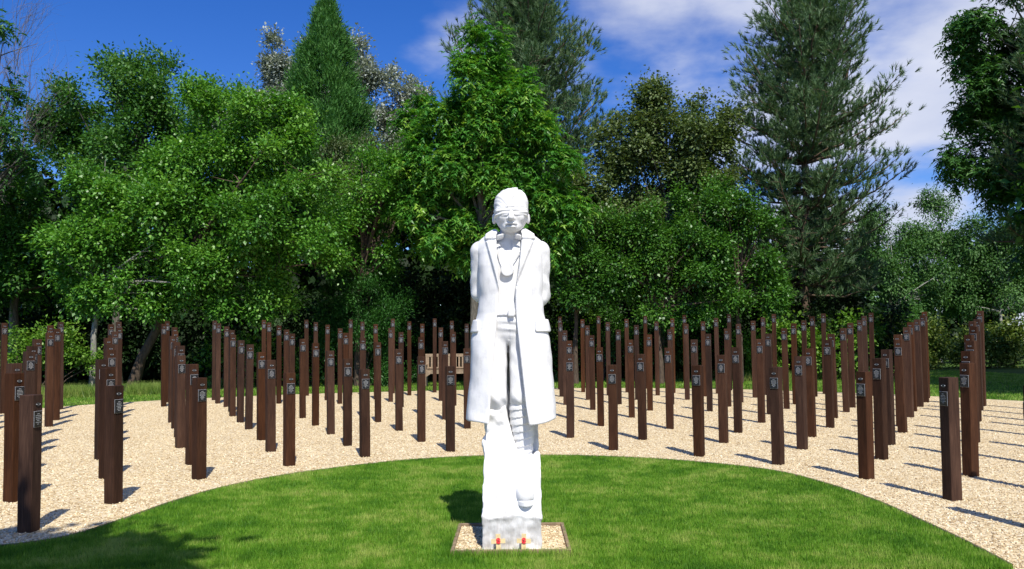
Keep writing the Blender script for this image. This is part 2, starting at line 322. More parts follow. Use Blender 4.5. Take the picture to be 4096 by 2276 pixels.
# ------------------------------------------------------------------ memorial posts
PW = .134
def post_mesh(seed):
    rnd = random.Random(seed); bm = bmesh.new()
    c = PW/2; k = .006; prof = [(-c+k, -c), (c-k, -c), (c, -c+k), (c, c-k), (c-k, c), (-c+k, c), (-c, c-k), (-c, -c+k)]
    zs = [-.12, .0, .25, .5, .75, .97, 1.0]; rings = []
    for i, z in enumerate(zs):
        s = .965 if i == len(zs)-1 else 1+rnd.uniform(-.012, .012)
        ox, oy = (rnd.uniform(-.0015, .0015) for _ in '12')
        rings.append([bm.verts.new((x*s+ox, y*s+oy, z if i < len(zs)-2 else (1.0-.006*(i == len(zs)-2)))) for x, y in prof])
    for a, b_ in zip(rings, rings[1:]):
        for j in range(8): bm.faces.new((a[j], a[(j+1) % 8], b_[(j+1) % 8], b_[j]))
    bm.faces.new(rings[-1])
    me = bm_done(bm, 'timber'); me.materials.append(MAT['post']); return me
post_meshes = [post_mesh(i) for i in range(6)]
def plaque_mesh():
    bm = bmesh.new(); bm_box(bm, .112, .006, .147, (0, 0, 0), bev=.0015)
    for f in bm.faces: f.material_index = 1
    n0 = len(bm.faces)
    bm_box(bm, .095, .004, .134, (0, -.0035, -.0045))
    bm.faces.ensure_lookup_table()
    for f in bm.faces[n0:]: f.material_index = 0
    me = bm_done(bm, 'plaque'); me.materials.append(MAT['plaque_black']); me.materials.append(MAT['plaque_rim']); return me
pl_mesh = plaque_mesh()
def lettering_mesh(seed):
    rnd = random.Random(seed); bm = bmesh.new(); z = .048
    for wd in (.03, .064+rnd.uniform(-.012, .014), .06+rnd.uniform(-.012, .016), .074+rnd.uniform(-.012, .006), .05+rnd.uniform(-.014, .02), .066+rnd.uniform(-.01, .012), .028):
        x = -wd/2
        while x < wd/2-.004:
            l = min(rnd.uniform(.010, .022), wd/2-x)
            bm_box(bm, l, .0012, .0036, (x+l/2, -.0062, z)); x += l+.0035
        z -= .0155
    me = bm_done(bm, 'lettering'); me.materials.append(MAT['plaque_ink']); return me
let_meshes = [lettering_mesh(i) for i in range(8)]
bm = bmesh.new(); r = bmesh.ops.create_cone(bm, cap_ends=True, segments=16, radius1=1, radius2=.96, depth=1)
bmesh.ops.rotate(bm, verts=bm.verts[:], cent=(0, 0, 0), matrix=Matrix.Rotation(R(90), 3, 'X')); bmesh.ops.scale(bm, vec=(.031, .004, .0165), verts=bm.verts[:])
tag_mesh = bm_done(bm, 'number_tag'); tag_mesh.materials.append(MAT['tag'])
bm = bmesh.new(); bmesh.ops.create_uvsphere(bm, u_segments=8, v_segments=5, radius=.0048); bmesh.ops.scale(bm, vec=(1, .6, 1), verts=bm.verts[:])
screw_mesh = bm_done(bm, 'screw'); screw_mesh.materials.append(MAT['screw'])
ORD = ['first', 'second', 'third', 'fourth', 'fifth', 'sixth', 'seventh', 'eighth', 'ninth', 'tenth', 'eleventh', 'twelfth', 'thirteenth', 'fourteenth', 'fifteenth', 'sixteenth', 'seventeenth', 'eighteenth', 'nineteenth', 'twentieth', 'twenty-first', 'twenty-second', 'twenty-third', 'twenty-fourth']
rowof = [min(9, max(0, round((p[2]-1.31)/.155))) for p in POSTS]
NV = len(POSTS)-12
order = {}
for rw in range(10):
    ids = [i for i in range(NV) if rowof[i] == rw]
    ids.sort(key=lambda i: POSTS[i][0]/POSTS[i][1])
    for k, i in enumerate(ids): order[i] = k
rp = random.Random(3)
for i, (X, Y, h, lean) in enumerate(POSTS):
    a = math.atan2(X, Y-7.0)+R(rp.uniform(-2.5, 2.5))
    root = empty('memorial_post', (X, Y, 0), -a)
    root.rotation_euler.y = math.atan(lean*.6)
    if i < NV:
        rl = 'front row by the lawn' if rowof[i] == 0 else 'tallest back row' if rowof[i] == 9 else ORD[rowof[i]]+' row from the lawn'
        lb = 'brown timber post with black plaque, %s from left in %s' % (ORD[order[i]], rl)
    elif i < NV+9: lb = 'brown timber post past the right edge, %s from the lawn' % ORD[i-NV]
    else: lb = 'brown timber post past the left edge, %s from the trees' % ORD[i-NV-9]
    tag(root, lb, 'post', 'brown memorial posts with plaques')
    o = link('timber', post_meshes[i % 6], root); o.scale.z = h; o.rotation_euler.z = 0
    pq = link('plaque', pl_mesh, root); pq.location = (rp.uniform(-.004, .004), -PW/2-.0035, h-.148-.0735)
    link('lettering', let_meshes[(i*5) % 8], pq)
    tg = link('number_tag', tag_mesh, root); tg.location = (0, -PW/2-.003, h-.088)
    for s in (-1, 1):
        sc = link('screw', screw_mesh, tg); sc.location = (s*.022, -.003, 0)

# ------------------------------------------------------------------ statue (carved white stone)
def surf(sdf, lo, hi, st):
    ax = [np.arange(lo[i], hi[i]+st, st, dtype=np.float32) for i in range(3)]
    X, Y, Z = ax[0][:, None, None], ax[1][None, :, None], ax[2][None, None, :]
    d = np.broadcast_to(sdf(X, Y, Z), [len(a) for a in ax]).astype(np.float32)
    s = d < 0; n = [k-1 for k in s.shape]
    def sh(A, o): return A[o[0]:o[0]+n[0], o[1]:o[1]+n[1], o[2]:o[2]+n[2]]
    cnt = sum(sh(s, (i, j, k)).astype(np.int8) for i in (0, 1) for j in (0, 1) for k in (0, 1))
    act = (cnt > 0) & (cnt < 8); I = np.argwhere(act); vid = np.full(n, -1, np.int32); vid[act] = np.arange(len(I))
    acc = np.zeros((len(I), 3)); c = np.zeros(len(I))
    for a in range(3):
        for p in (0, 1):
            for q in (0, 1):
                o = [0, 0, 0]; o[(a+1) % 3] = p; o[(a+2) % 3] = q; o2 = list(o); o2[a] = 1
                da = sh(d, o)[act]; db = sh(d, o2)[act]; mk = (da < 0) != (db < 0)
                tt = np.where(mk, da/(da-db+1e-12), 0); pos = np.tile(np.array(o, float), (len(I), 1)); pos[:, a] = tt
                acc += pos*mk[:, None]; c += mk
    V = (I+acc/c[:, None])*st+np.array(lo)
    Fs = []
    for a in range(3):
        b_, c_ = (a+1) % 3, (a+2) % 3
        sl1 = [slice(1, -1)]*3; sl1[a] = slice(0, -1); sl2 = [slice(1, -1)]*3; sl2[a] = slice(1, None)
        s1, s2 = s[tuple(sl1)], s[tuple(sl2)]
        E = np.argwhere(s1 != s2); E2 = E.copy(); E2[:, b_] += 1; E2[:, c_] += 1
        fl = s1[tuple(E.T)]
        def g(db, dc):
            Q = E2.copy(); Q[:, b_] -= db; Q[:, c_] -= dc; return vid[tuple(Q.T)]
        q = np.stack([g(1, 1), g(0, 1), g(0, 0), g(1, 0)], 1)
        q[~fl] = q[~fl][:, ::-1]; Fs.append(q)
    return V, np.concatenate(Fs)
def smin(a, b_, k):
    h = np.clip(.5+.5*(b_-a)/k, 0, 1); return b_+(a-b_)*h-k*h*(1-h)
def smax(a, b_, k): return -smin(-a, -b_, k)
def ell(x, y, z, c, r):
    q = np.sqrt(((x-c[0])/r[0])**2+((y-c[1])/r[1])**2+((z-c[2])/r[2])**2)
    return (q-1)*min(r)
def cone(x, y, z, a, b_, r1, r2):
    a = np.array(a); b_ = np.array(b_); ba = b_-a; L2 = float(ba@ba)
    h = np.clip(((x-a[0])*ba[0]+(y-a[1])*ba[1]+(z-a[2])*ba[2])/L2, 0, 1)
    return np.sqrt((x-a[0]-ba[0]*h)**2+(y-a[1]-ba[1]*h)**2+(z-a[2]-ba[2]*h)**2)-(r1+(r2-r1)*h)
def rbox(x, y, z, c, b_, r):
    qx, qy, qz = np.abs(x-c[0])-b_[0]+r, np.abs(y-c[1])-b_[1]+r, np.abs(z-c[2])-b_[2]+r
    return np.sqrt(np.maximum(qx, 0)**2+np.maximum(qy, 0)**2+np.maximum(qz, 0)**2)+np.minimum(np.maximum(qx, np.maximum(qy, qz)), 0)-r
def ip(z, zs, vs): return np.interp(z, zs, vs).astype(np.float32)
def lump(x, y, z, s, seed=0):
    g_ = np.random.default_rng(int(seed*10)+3); d = 0
    for k in range(9):
        q = g_.normal(size=3); q *= s*(.6+.17*k)/np.linalg.norm(q)
        d = d+np.sin((x*q[0]+y*q[1])+(z*q[2]+g_.uniform(0, 6.3)))*np.sin(x*q[1]-z*q[0]*.7+g_.uniform(0, 6.3))*(1-.06*k)
    return d*.5
CZ = [.86, 1.0, 1.18, 1.35, 1.55, 1.68, 1.80, 1.90, 2.05, 2.3, 2.42, 2.50, 2.57, 2.64]
CA = [.392, .380, .364, .352, .343, .336, .312, .288, .274, .275, .268, .245, .19, .10]
CB = [.31, .295, .275, .26, .245, .235, .215, .20, .198, .205, .19, .165, .135, .09]
OZ = [.90, .97, 1.14, 1.43, 1.67, 1.94, 2.1, 2.3, 2.45, 2.55, 2.6]
OL = [-.195, -.187, -.174, -.156, -.13, -.108, -.096, -.105, -.112, -.115, -.10]
OR = [.155, .147, .12, .09, .065, .041, .043, .075, .093, .10, .09]
def trunk(x, y, z):
    a, b_ = ip(z, CZ, CA), ip(z, CZ, CB); p = 2.6
    q = (np.abs(x/a)**p+np.abs((y-.02)/b_)**p)**(1/p)
    d = (q-1)*np.minimum(a, b_)*.9
    d = smax(d, z-2.60, .05)
    d = smin(d, cone(x, y, z, (-.215, .03, 2.445), (.215, .03, 2.445), .082, .082), .05)
    for s in (-1, 1): d = smin(d, cone(x, y, z, (s*.055, .035, 2.575), (s*.20, .03, 2.465), .09, .07), .04)
    return d
def coat(x, y, z):
    d = trunk(x, y, z)
    front = np.clip((-y)/.06, 0, 1)
    xl, xr = ip(z, OZ, OL), ip(z, OZ, OR)
    # lapels and collar stand proud of the front
    ll = ip(z, [2.08, 2.14, 2.505, 2.52], [-.094, -.108, -.205, -.15]); lr = ip(z, [2.09, 2.15, 2.505, 2.52], [.042, .055, .20, .15])
    sm = lambda q: np.clip(q/.012+.5, 0, 1)
    lap = sm((x-ll)*.95)*sm((lr-x)*.95)*sm(z-2.08)*sm(2.507-z)
    col = sm(z-2.522)*sm(.214-np.abs(x))
    d = d-.021*np.maximum(lap, col)*front
    # soft vertical folds in the skirts, drapery over the sides
    fold = .010*np.sin(x*26+1.2*np.sin(z*2.1)+.7)*np.clip((1.75-z)/.7, 0, 1)+.005*np.sin(x*14+z*9)*np.clip((2.4-z)/.3, 0, 1)
    d = d+fold*.55+.0025*lump(x, y, z, 21, 1.)
    # hem
    hem = .985+.035*np.clip((np.abs(x)-.15)/.23, 0, 1)+.006*np.sin(x*19)
    d = smax(d, hem-z, .012)
    inner = trunk(x, y, z)+.036
    d = smax(d, -inner, .006)
    cut = np.maximum(np.maximum(xl-x, x-xr), y+.02)
    cut = np.maximum(cut, z-2.66)
    d = smax(d, -cut, .012)
    # turned edges of the opening
    nk = (np.sqrt((x/.135)**2+((y-.005)/.135)**2)-1)*.13
    d = smax(d, -np.maximum(nk, 2.50-z), .01)
    return d
def sleeves(x, y, z):
    d = None
    for s, ez in ((-1, 2.09), (1, 2.05)):
        a = cone(x, y, z, (s*.252, .035, 2.435), (s*.268, .11, ez), .088, .074)
        b_ = cone(x, y, z, (s*.268, .11, ez), (s*.11, .25, 1.90), .074, .06)
        e = smin(a, b_, .03)
        d = e if d is None else np.minimum(d, e)
    return d+.005*np.sin(z*38+x*14+y*25)*np.clip((2.34-z)/.12, 0, 1)+.004*lump(x, y, z, 30, 3.)
def tunic(x, y, z):
    d = trunk(x, y, z)+.062
    d = smin(d, cone(x, y, z, (.0, .03, 2.42), (.006, .035, 2.62), .10, .085), .03)
    d = d+.004*np.sin(x*70+z*5)*np.clip((2.08-z)/.15, 0, 1)*np.clip((z-1.9)/.05, 0, 1)
    gr = np.exp(-((x-.012-.01*(2.5-z))/.006)**2)*(z > 2.25)*(y < 0); d = d+.010*gr
    d = smax(d, 1.935+.012*np.sin(x*30)-z, .008)
    # shirt collar flaps
    for s, cx in ((-1, -.082), (1, .068)):
        d = np.minimum(d, rbox(x, y+.55*(z-2.53)+.10*np.abs(x-cx), z+.25*s*(x-cx), (cx, -.135, 2.535), (.030, .010, .022), .010))
    return d
def trousers(x, y, z):
    d = ell(x, y, z, (-.01, .0, 1.83), (.21, .155, .24))
    a = smin(cone(x, y, z, (-.12, -.005, 1.72), (-.128, -.055, 1.22), .112, .095), cone(x, y, z, (-.128, -.055, 1.22), (-.12, -.03, 1.15), .098, .09), .02)
    b_ = smin(cone(x, y, z, (.085, -.005, 1.72), (.075, -.06, 1.22), .122, .098), cone(x, y, z, (.075, -.06, 1.22), (.085, -.035, 1.15), .10, .085), .02)
    d = smin(d, np.minimum(a, b_), .025)
    d = d+.030*np.exp(-((x+.022)/.013)**2)*np.clip((1.67-z)/.04, 0, 1)*(y < .02)
    # creases fanning from the crotch, gathers at the waist and at the knees
    d = d+.006*np.sin((z*.8+x*.9)*48)*np.clip((1.66-z)/.1, 0, 1)*np.clip((z-1.3)/.2, 0, 1)*np.clip(1-np.abs(x+.03)/.16, 0, 1)
    d = d+.008*np.sin(z*95+6*x)*np.exp(-((z-1.80)/.07)**2)*np.clip(1-np.abs(x)/.14, 0, 1)
    d = d-.012*np.exp(-((z-1.175)/.05)**2)*(1+np.sin(x*70+z*30))*.5
    d = d+.008*np.exp(-((x+.014)/.006)**2)*(z > 1.68)*(y < 0)
    # belt with buckle
    bl = np.maximum(ell(x, y, z, (-.01, .0, 1.83), (.222, .167, .3)), np.abs(z-1.905)-.026); d = np.minimum(d, bl)
    d = np.minimum(d, rbox(x, y, z, (.005, -.178, 1.90), (.028, .014, .03), .006))
    return np.maximum(d, 1.095+.012*np.sin(x*45)-z)
def puttee(x, y, z):
    r = ip(z, [.62, .74, .85, 1.0, 1.12, 1.2], [.066, .072, .088, .106, .104, .09]); cx = ip(z, [.6, 1.2], [.112, .082]); cy = ip(z, [.6, 1.2], [-.02, -.045])
    q = np.sqrt((x-cx)**2+(y-cy)**2)
    ph = (z-.18*(x-cx)-.10*(y-cy))/.062; saw = ph-np.floor(ph)
    return np.maximum(np.maximum(q-r+.010*saw-.004, z-1.19), .60-z)*.8
def plinth(x, y, z):
    hw = ip(z, [0, .3, .8, 1.15], [.236, .237, .233, .215]); cxx = ip(z, [0, 1.0], [-.004, .004])
    fy = ip(z, [0, .27, .30, .55, .80, .92, 1.2], [-.365, -.378, -.372, -.275, -.150, -.115, -.095])
    d = np.maximum(np.maximum(np.abs(x-cxx)-hw, fy-y), y-.33)
    zt = ip(x, [-.24, -.20, -.05, -.015, .03, .075, .17, .235], [1.02, 1.16, 1.14, .98, .82, .715, .72, .775])
    zt = zt+np.where(y > .08, .25, 0)
    d = smax(d, (z-zt)*.62, .03)
    d = smax(d, np.maximum(0, -d)*0+d, .001)
    ro = np.clip((z-.60)/.25, 0, 1)*np.clip((.02-x)/.08, 0.15, 1)
    d = d+(.004+.010*ro)*lump(x, y, z, 34, .4)+.004*ro*lump(x, y, z, 90, 2.)
    # weathered step of the base
    st_ = np.exp(-((z-.285-.012*np.sin(x*17+1)-.006*np.sin(x*41))/.018)**2)*(y < 0)
    return d-.010*st_+.003*lump(x, y, z, 60, 5.)*(z < .28)
def boot(x, y, z):
    up_ = ((np.abs((x-.108)/.088)**3+np.abs((y+.17)/.215)**3+np.abs((z-.445)/.085)**2.5)**(1/2.8)-1)*.075; up_ = smax(up_, .405-z, .012)
    so_ = np.maximum((np.sqrt(((x-.108)/.090)**2+((y+.20)/.20)**2)-1)*.08, np.abs(z-.385)-.022)
    return np.minimum(up_, so_)
HC = (.012, -.045)
def skull(x, y, z):
    x = x-HC[0]; y = y-HC[1]
    d = ((np.abs(x/.136)**2.5+np.abs((y-.005)/.165)**2.3+np.abs((z-2.785)/.160)**2.5)**(1/2.45)-1)*.136
    jaw = ell(x, y, z, (0, -.040, 2.705), (.131, .132, .135)); d = smin(d, jaw, .03)
    d = smin(d, ell(x, y, z, (0, -.122, 2.604), (.055, .042, .032)), .05)
    d = smin(d, ell(x, y, z, (0, -.118, 2.735), (.105, .052, .055)), .03)
    return d
def head(x, y, z):
    d = skull(x, y, z); X = x-HC[0]; Y_ = y-HC[1]
    d = smin(d, cone(X, Y_, z, (0, .055, 2.66), (-.005, .085, 2.45), .09, .095), .03)
    nose = smin(cone(X, Y_, z, (0, -.170, 2.740), (0, -.210, 2.680), .015, .025), np.minimum(ell(X, Y_, z, (-.021, -.176, 2.674), (.014, .018, .012)), ell(X, Y_, z, (.021, -.176, 2.674), (.013, .018, .012))), .012)
    d = smin(d, nose, .014)
    for s in (-1, 1):
        d = smin(d, ell(X, Y_, z, (s*.062, -.128, 2.69), (.038, .03, .032)), .03)
        ear = ell(X, Y_+.4*s*(X-s*.145), z, (s*.146, .005, 2.702), (.018, .034, .044)); ear = smax(ear, -ell(X, Y_, z, (s*.166, -.02, 2.705), (.013, .02, .028)), .008)
        d = smin(d, ear, .012)
    d = smin(d, ell(X, Y_, z, (0, -.171, 2.633), (.050, .017, .011)), .008)
    d = smin(d, ell(X, Y_, z, (0, -.166, 2.610), (.040, .019, .014)), .008)
    d = d+.012*np.exp(-((z-2.6225+.06*X*X*8)/.005)**2-(X/.04)**4)*(Y_ < -.12)
    return d+.0012*lump(x, y, z, 60, 1.)
def hair(x, y, z):
    X = x-HC[0]; d = skull(x, y, z)-.008
    side = X-.028+.42*(2.86-z)       # the parting runs down to the left over the brow
    ph = np.where(side < 0, (X*.85+(z-2.8)*1.0)*78+4*np.sin(X*18), (X*1.0-(z-2.8)*.35)*70+3*np.sin(z*22))
    d = d-.0013*np.sin(ph)-.0010*np.sin(ph*2.3+1)-.004*np.sin(X*21+z*17+.6)*np.clip((z-2.78)/.05, 0, 1)
    d = d+.012*np.exp(-(side/.007)**2)*(z > 2.745)*(y < -.02)-.006*np.exp(-((side+.022)/.02)**2)*(y < .05)
    lowz = np.where(y < -.06, 2.765, np.where(y < .06, 2.735, 2.68))
    return smax(d, lowz-z, .012)
def blindfold(x, y, z):
    X = x-HC[0]; d = skull(x, y, z)-.0085
    mid = 2.744-.10*np.abs(X)*np.where(X < 0, .25, -.10)+.006*np.sin(X*22)
    ph = (z-mid)*150+9*X*np.sign(X)+1.6*np.sin(X*15+.8)
    d = d-.0042*np.sin(ph)*(.6+.4*np.sin(X*34+1))-.0025*np.sin((z-mid)*230-14*X+2*np.sin(X*25))
    half = .045-.05*np.maximum(np.abs(X)-.08, 0)+.004*np.sin(X*31)
    nosev = .022*np.exp(-(X/.022)**2)*((z < mid) & (y < -.1))
    return smax(d, np.abs(z-mid)-half+nosev, .010)
def disc(x, y, z):
    ang = (y+.20)*1.0; q = np.sqrt((x+.024)**2+(z-2.262)**2)
    return np.maximum(q-.055, np.abs(y+.142+.10*(z-2.262))-.014)
ST = empty('blindfolded_statue', (-.012, 6.675, 0)); ST.scale.z = 1.013
tag(ST, 'white stone statue of a blindfolded young soldier in an open greatcoat', 'statue')
def carve(name, fn, lo, hi, st, mat, parent=ST):
    V, Q = surf(fn, lo, hi, st); me = arr_mesh(name, V, Q, smooth=True); return link(name, me, parent, mat)
carve('plinth', plinth, (-.27, -.42, -.02), (.27, .37, 1.5), .011, MAT['plinth'])
carve('boot', boot, (.0, -.47, .33), (.22, -.06, .56), .006, MAT['stone'])
carve('wrapped_leg', puttee, (-.05, -.19, .58), (.24, .12, 1.22), .006, MAT['stone'])
carve('trousers', trousers, (-.28, -.23, 1.06), (.26, .20, 2.0), .0085, MAT['stone'])
tu = carve('tunic', tunic, (-.27, -.23, 1.9), (.27, .22, 2.68), .007, MAT['stone'])
ct = carve('greatcoat', coat, (-.43, -.34, .93), (.43, .37, 2.72), .0085, MAT['stone'])
carve('sleeves', sleeves, (-.42, -.10, 1.82), (.42, .40, 2.58), .009, MAT['stone'], ct)
for s in (-1, 1):
    def flap(x, y, z, s=s):
        d = np.abs(trunk(x, y, z)-.004)-.010; cx = .275 if s > 0 else -.32
        return smax(smax(d, rbox(x, 0*y, z, (cx, 0, 1.798), (.072 if s > 0 else .05, 1, .054), .02), .008), y-.09, .01)
    carve('pocket_flap', flap, (.15 if s > 0 else -.42, -.34, 1.71), (.42 if s > 0 else -.2, .14, 1.88), .006, MAT['stone'], ct)
carve('target_disc', disc, (-.1, -.19, 2.18), (.06, -.10, 2.34), .005, MAT['stone'], tu)
V, Q = tubes([(np.array([(-.062, -.146, 2.31), (-.085, -.137, 2.37), (-.10, -.128, 2.44)]), [.005]*3), (np.array([(.012, -.146, 2.31), (.05, -.138, 2.36), (.085, -.128, 2.42)]), [.005]*3)], 5)
link('disc_string', arr_mesh('disc_string', V, Q, True), tu, MAT['stone'])
hd = carve('head', head, (-.19, -.32, 2.44), (.21, .19, 2.97), .0055, MAT['stone'])
carve('hair', hair, (-.17, -.27, 2.61), (.19, .19, 2.985), .0045, MAT['stone'], hd)
carve('blindfold', blindfold, (-.19, -.28, 2.67), (.21, .19, 2.84), .0045, MAT['stone'], hd)

# gravel square round the statue, poppy crosses
fr = empty('gravel_bed_frame', (-.025, 6.66, 0)); tag(fr, 'sunken timber frame of gravel round the foot of the statue', 'frame')
for (sx, sy, x, y) in ((.95, .028, 0, -.46), (.95, .028, 0, .46), (.028, .89, -.461, 0), (.028, .89, .461, 0)):
    box_obj('plank', (sx, sy, .10), (x, y, .006), fr, MAT['plank'])
o = sheet('gravel_infill', [(-.447, -.446), (.447, -.446), (.447, .446), (-.447, .446)], .030, MAT['gravel'], kind=None); o.parent = fr
for k, (u, side) in enumerate(((1990, 'left'), (2088, 'right'))):
    X = (u-2048)*6.2/F-.005; cr_ = empty('poppy_cross', (X, 6.20, .03))
    cr_.rotation_euler = (R(-15), R((-2, 1)[k]), R((3, -4)[k]))
    tag(cr_, 'small pale wooden cross with a red poppy, %s of the pair against the plinth' % side, 'cross', 'poppy crosses')
    box_obj('upright', (.037, .009, .152), (0, 0, .068), cr_, MAT['cross_wood'], bev=.001)
    box_obj('crossbar', (.111, .007, .036), (0, -.0075, .088), cr_, MAT['cross_wood'], bev=.001)
    bm = bmesh.new()
    vs = [bm.verts.new((math.cos(a)*.021*(1-.13*math.cos(2*a)**2*(1 if abs(math.sin(a)) < .5 else 0))*(.9 if abs(math.cos(a)) > .8 else 1), -.0125-.002*math.cos(5*a), math.sin(a)*.0235*(1))) for a in np.linspace(0, 2*math.pi, 24, endpoint=False)]
    ce = bm.verts.new((0, -.0145, 0))
    for i in range(24): bm.faces.new((vs[i], vs[(i+1) % 24], ce))
    po = link('poppy', bm_done(bm, 'poppy'), cr_, MAT['poppy']); po.location = (0, 0, .09)
    bm = bmesh.new(); bmesh.ops.create_uvsphere(bm, u_segments=10, v_segments=6, radius=.0055); bmesh.ops.scale(bm, vec=(1, .5, 1), verts=bm.verts[:])
    ey = link('poppy_eye', bm_done(bm, 'poppy_eye'), po, MAT['poppy_eye']); ey.location = (0, -.0145, 0)

# ------------------------------------------------------------------ bench
bl = at(1695, 1500, 33); BS = 1.0
bn = empty('park_bench', (bl.x+1.02, 33.3, 0)); tag(bn, 'pale oak slatted bench behind the posts left of the statue', 'bench')
W2 = 1.0
box_obj('top_rail', (2*W2, .06, .13), (0, .10, 1.28), bn, MAT['bench'])
box_obj('bottom_rail', (2*W2, .05, .07), (0, .06, .75), bn, MAT['bench'])
for k in range(13):
    box_obj('slat', (.075, .025, .47), (-W2+.12+k*(2*W2-.24)/12, .08, .99), bn, MAT['bench'], rot=Matrix.Rotation(R(-4), 3, 'X'))
for k in range(4): box_obj('seat_slat', (2*W2, .11, .03), (0, -.40+k*.125, .66), bn, MAT['bench'])
box_obj('apron', (2*W2-.05, .035, .13), (0, -.44, .575), bn, MAT['bench'])
for s in (-1, 1):
    box_obj('leg', (.08, .08, .86), (s*(W2-.05), -.46, .43), bn, MAT['bench']); box_obj('leg', (.08, .08, 1.30), (s*(W2-.05), .105, .65), bn, MAT['bench'])
    box_obj('armrest', (.09, .62, .04), (s*(W2-.05), -.19, .89), bn, MAT['bench'])
    bm = bmesh.new(); q = [bm.verts.new(c) for c in ((0, -.015, 0), (-s*.18, -.015, 0), (0, -.015, -.12), (0, .015, 0), (-s*.18, .015, 0), (0, .015, -.12))]
    for f in ((0, 1, 2), (5, 4, 3), (0, 3, 4, 1), (1, 4, 5, 2), (2, 5, 3, 0)): bm.faces.new([q[i] for i in f])
    bmesh.ops.recalc_face_normals(bm, faces=bm.faces[:])
    o = link('bracket', bm_done(bm, 'bracket'), bn, MAT['bench']); o.location = (s*(W2-.09), -.44, .51)
# ------------------------------------------------------------------ foliage
def unit(A): return A/(np.linalg.norm(A, axis=-1, keepdims=True)+1e-9)
def rdir(n): return unit(rng.normal(size=(n, 3)))
def leaf_arrays(P, D, Nn, L, W, tint, tri=False):
    """one folded four-corner leaf at each P, along D, facing Nn"""
    D = unit(D); S = unit(np.cross(D, Nn)); Nn = np.cross(S, D); n = len(P)
    L = np.broadcast_to(L, n)[:, None]; W = np.broadcast_to(W, n)[:, None]
    if tri:
        V = np.stack([P+S*W*.5, P+D*L, P-S*W*.5], 1).reshape(-1, 3)
        return V, np.arange(3*n, dtype=np.int32).reshape(n, 3), np.repeat(tint, 3)
    V = np.stack([P, P+D*L*.45+S*W*.5+Nn*W*.15, P+D*L-Nn*L*.08, P+D*L*.45-S*W*.5+Nn*W*.15], 1).reshape(-1, 3)
    Q = np.arange(4*n, dtype=np.int32).reshape(n, 4)
    return V, Q, np.repeat(tint, 4)
class Crown:
    def __init__(s): s.V, s.Q, s.T, s.n = [], [], [], 0
    def add(s, V, Q, T): s.V.append(V); s.Q.append(Q+s.n); s.T.append(T); s.n += len(V)
    def mesh(s, name): return arr_mesh(name, np.concatenate(s.V), np.concatenate(s.Q), tint=np.clip(np.concatenate(s.T), 0, 1))
def blob_points(blobs, dens, shell=.45, shoots=.05):
    """cluster centres on boughs that fill ellipsoids (centre, radii): dens per square metre of surface"""
    C, O, B = [], [], []
    for c, r in blobs:
        c = np.array(c); r = np.array(r); n = max(6, int(dens*4.2*(r[0]*r[1]+r[1]*r[2]+r[0]*r[2])))
        nb = max(4, int(n/22)); d = rdir(nb); k = rng.uniform(shell**2, 1.0, nb)**.5
        bc = c+d*r*k[:, None]*rng.uniform(.88, 1.08, nb)[:, None]; br = np.clip(min(r)*rng.uniform(.24, .46, nb), .3, 1.1)
        i = rng.choice(nb, n, p=br**2/np.sum(br**2)); dd = unit(rdir(n)+d[i]*.55+np.array([0, 0, .3]))
        C.append(bc[i]+dd*(br[i]*rng.uniform(.55, 1.05, n))[:, None]*np.array([1.0, 1.0, .98])); O.append(unit(dd+d[i]*.4)); B.append(rng.normal(0, .10, nb)[i])
        m_ = int(n*shoots)
        if m_:
            q = np.argsort(-(C[-1][:, 2]+np.abs((C[-1][:, 0]-c[0]))*.4+rng.normal(0, r[2]*.35, n)))[:m_]; st_ = C[-1][q]; dr = unit(O[-1][q]*.6+np.array([0, 0, .6])+rng.normal(0, .3, (m_, 3)))
            for l in (.3, .6): C.append(st_+dr*l*rng.uniform(.7, 1.2, (m_, 1))); O.append(dr); B.append(np.full(m_, .1))
    return np.concatenate(C), np.concatenate(O), np.concatenate(B)
def broad(cr, C, O, per, rad, L, ar=.62, droop=.25, upn=.95, tm=.5, tv=.16, flat=.9, bt=0):
    """clusters of broad leaves: each a little dome of leaves"""
    n = len(C); k = per
    ct = rng.normal(tm, tv, n)+bt
    rad = rad*rng.uniform(.6, 1.3, n)
    loc = rng.normal(size=(n, k, 3)); loc[..., 2] *= flat; loc *= .55
    P = C[:, None, :]+loc*rad[:, None, None]
    out = unit(loc+np.array([0, 0, .25])+O[:, None, :]*.7)
    D = unit(out*.9+rng.normal(size=(n, k, 3))*.55+np.array([0, 0, -droop]))
    Nn = unit(np.array([0, 0, upn])+out*.6+rng.normal(size=(n, k, 3))*.36)
    LL = L*rng.uniform(.5, 1.3, n*k)
    T = (ct[:, None]+rng.normal(0, .16, (n, k))).ravel()
    cr.add(*leaf_arrays(P.reshape(-1, 3), D.reshape(-1, 3), Nn.reshape(-1, 3), LL, LL*ar, T))
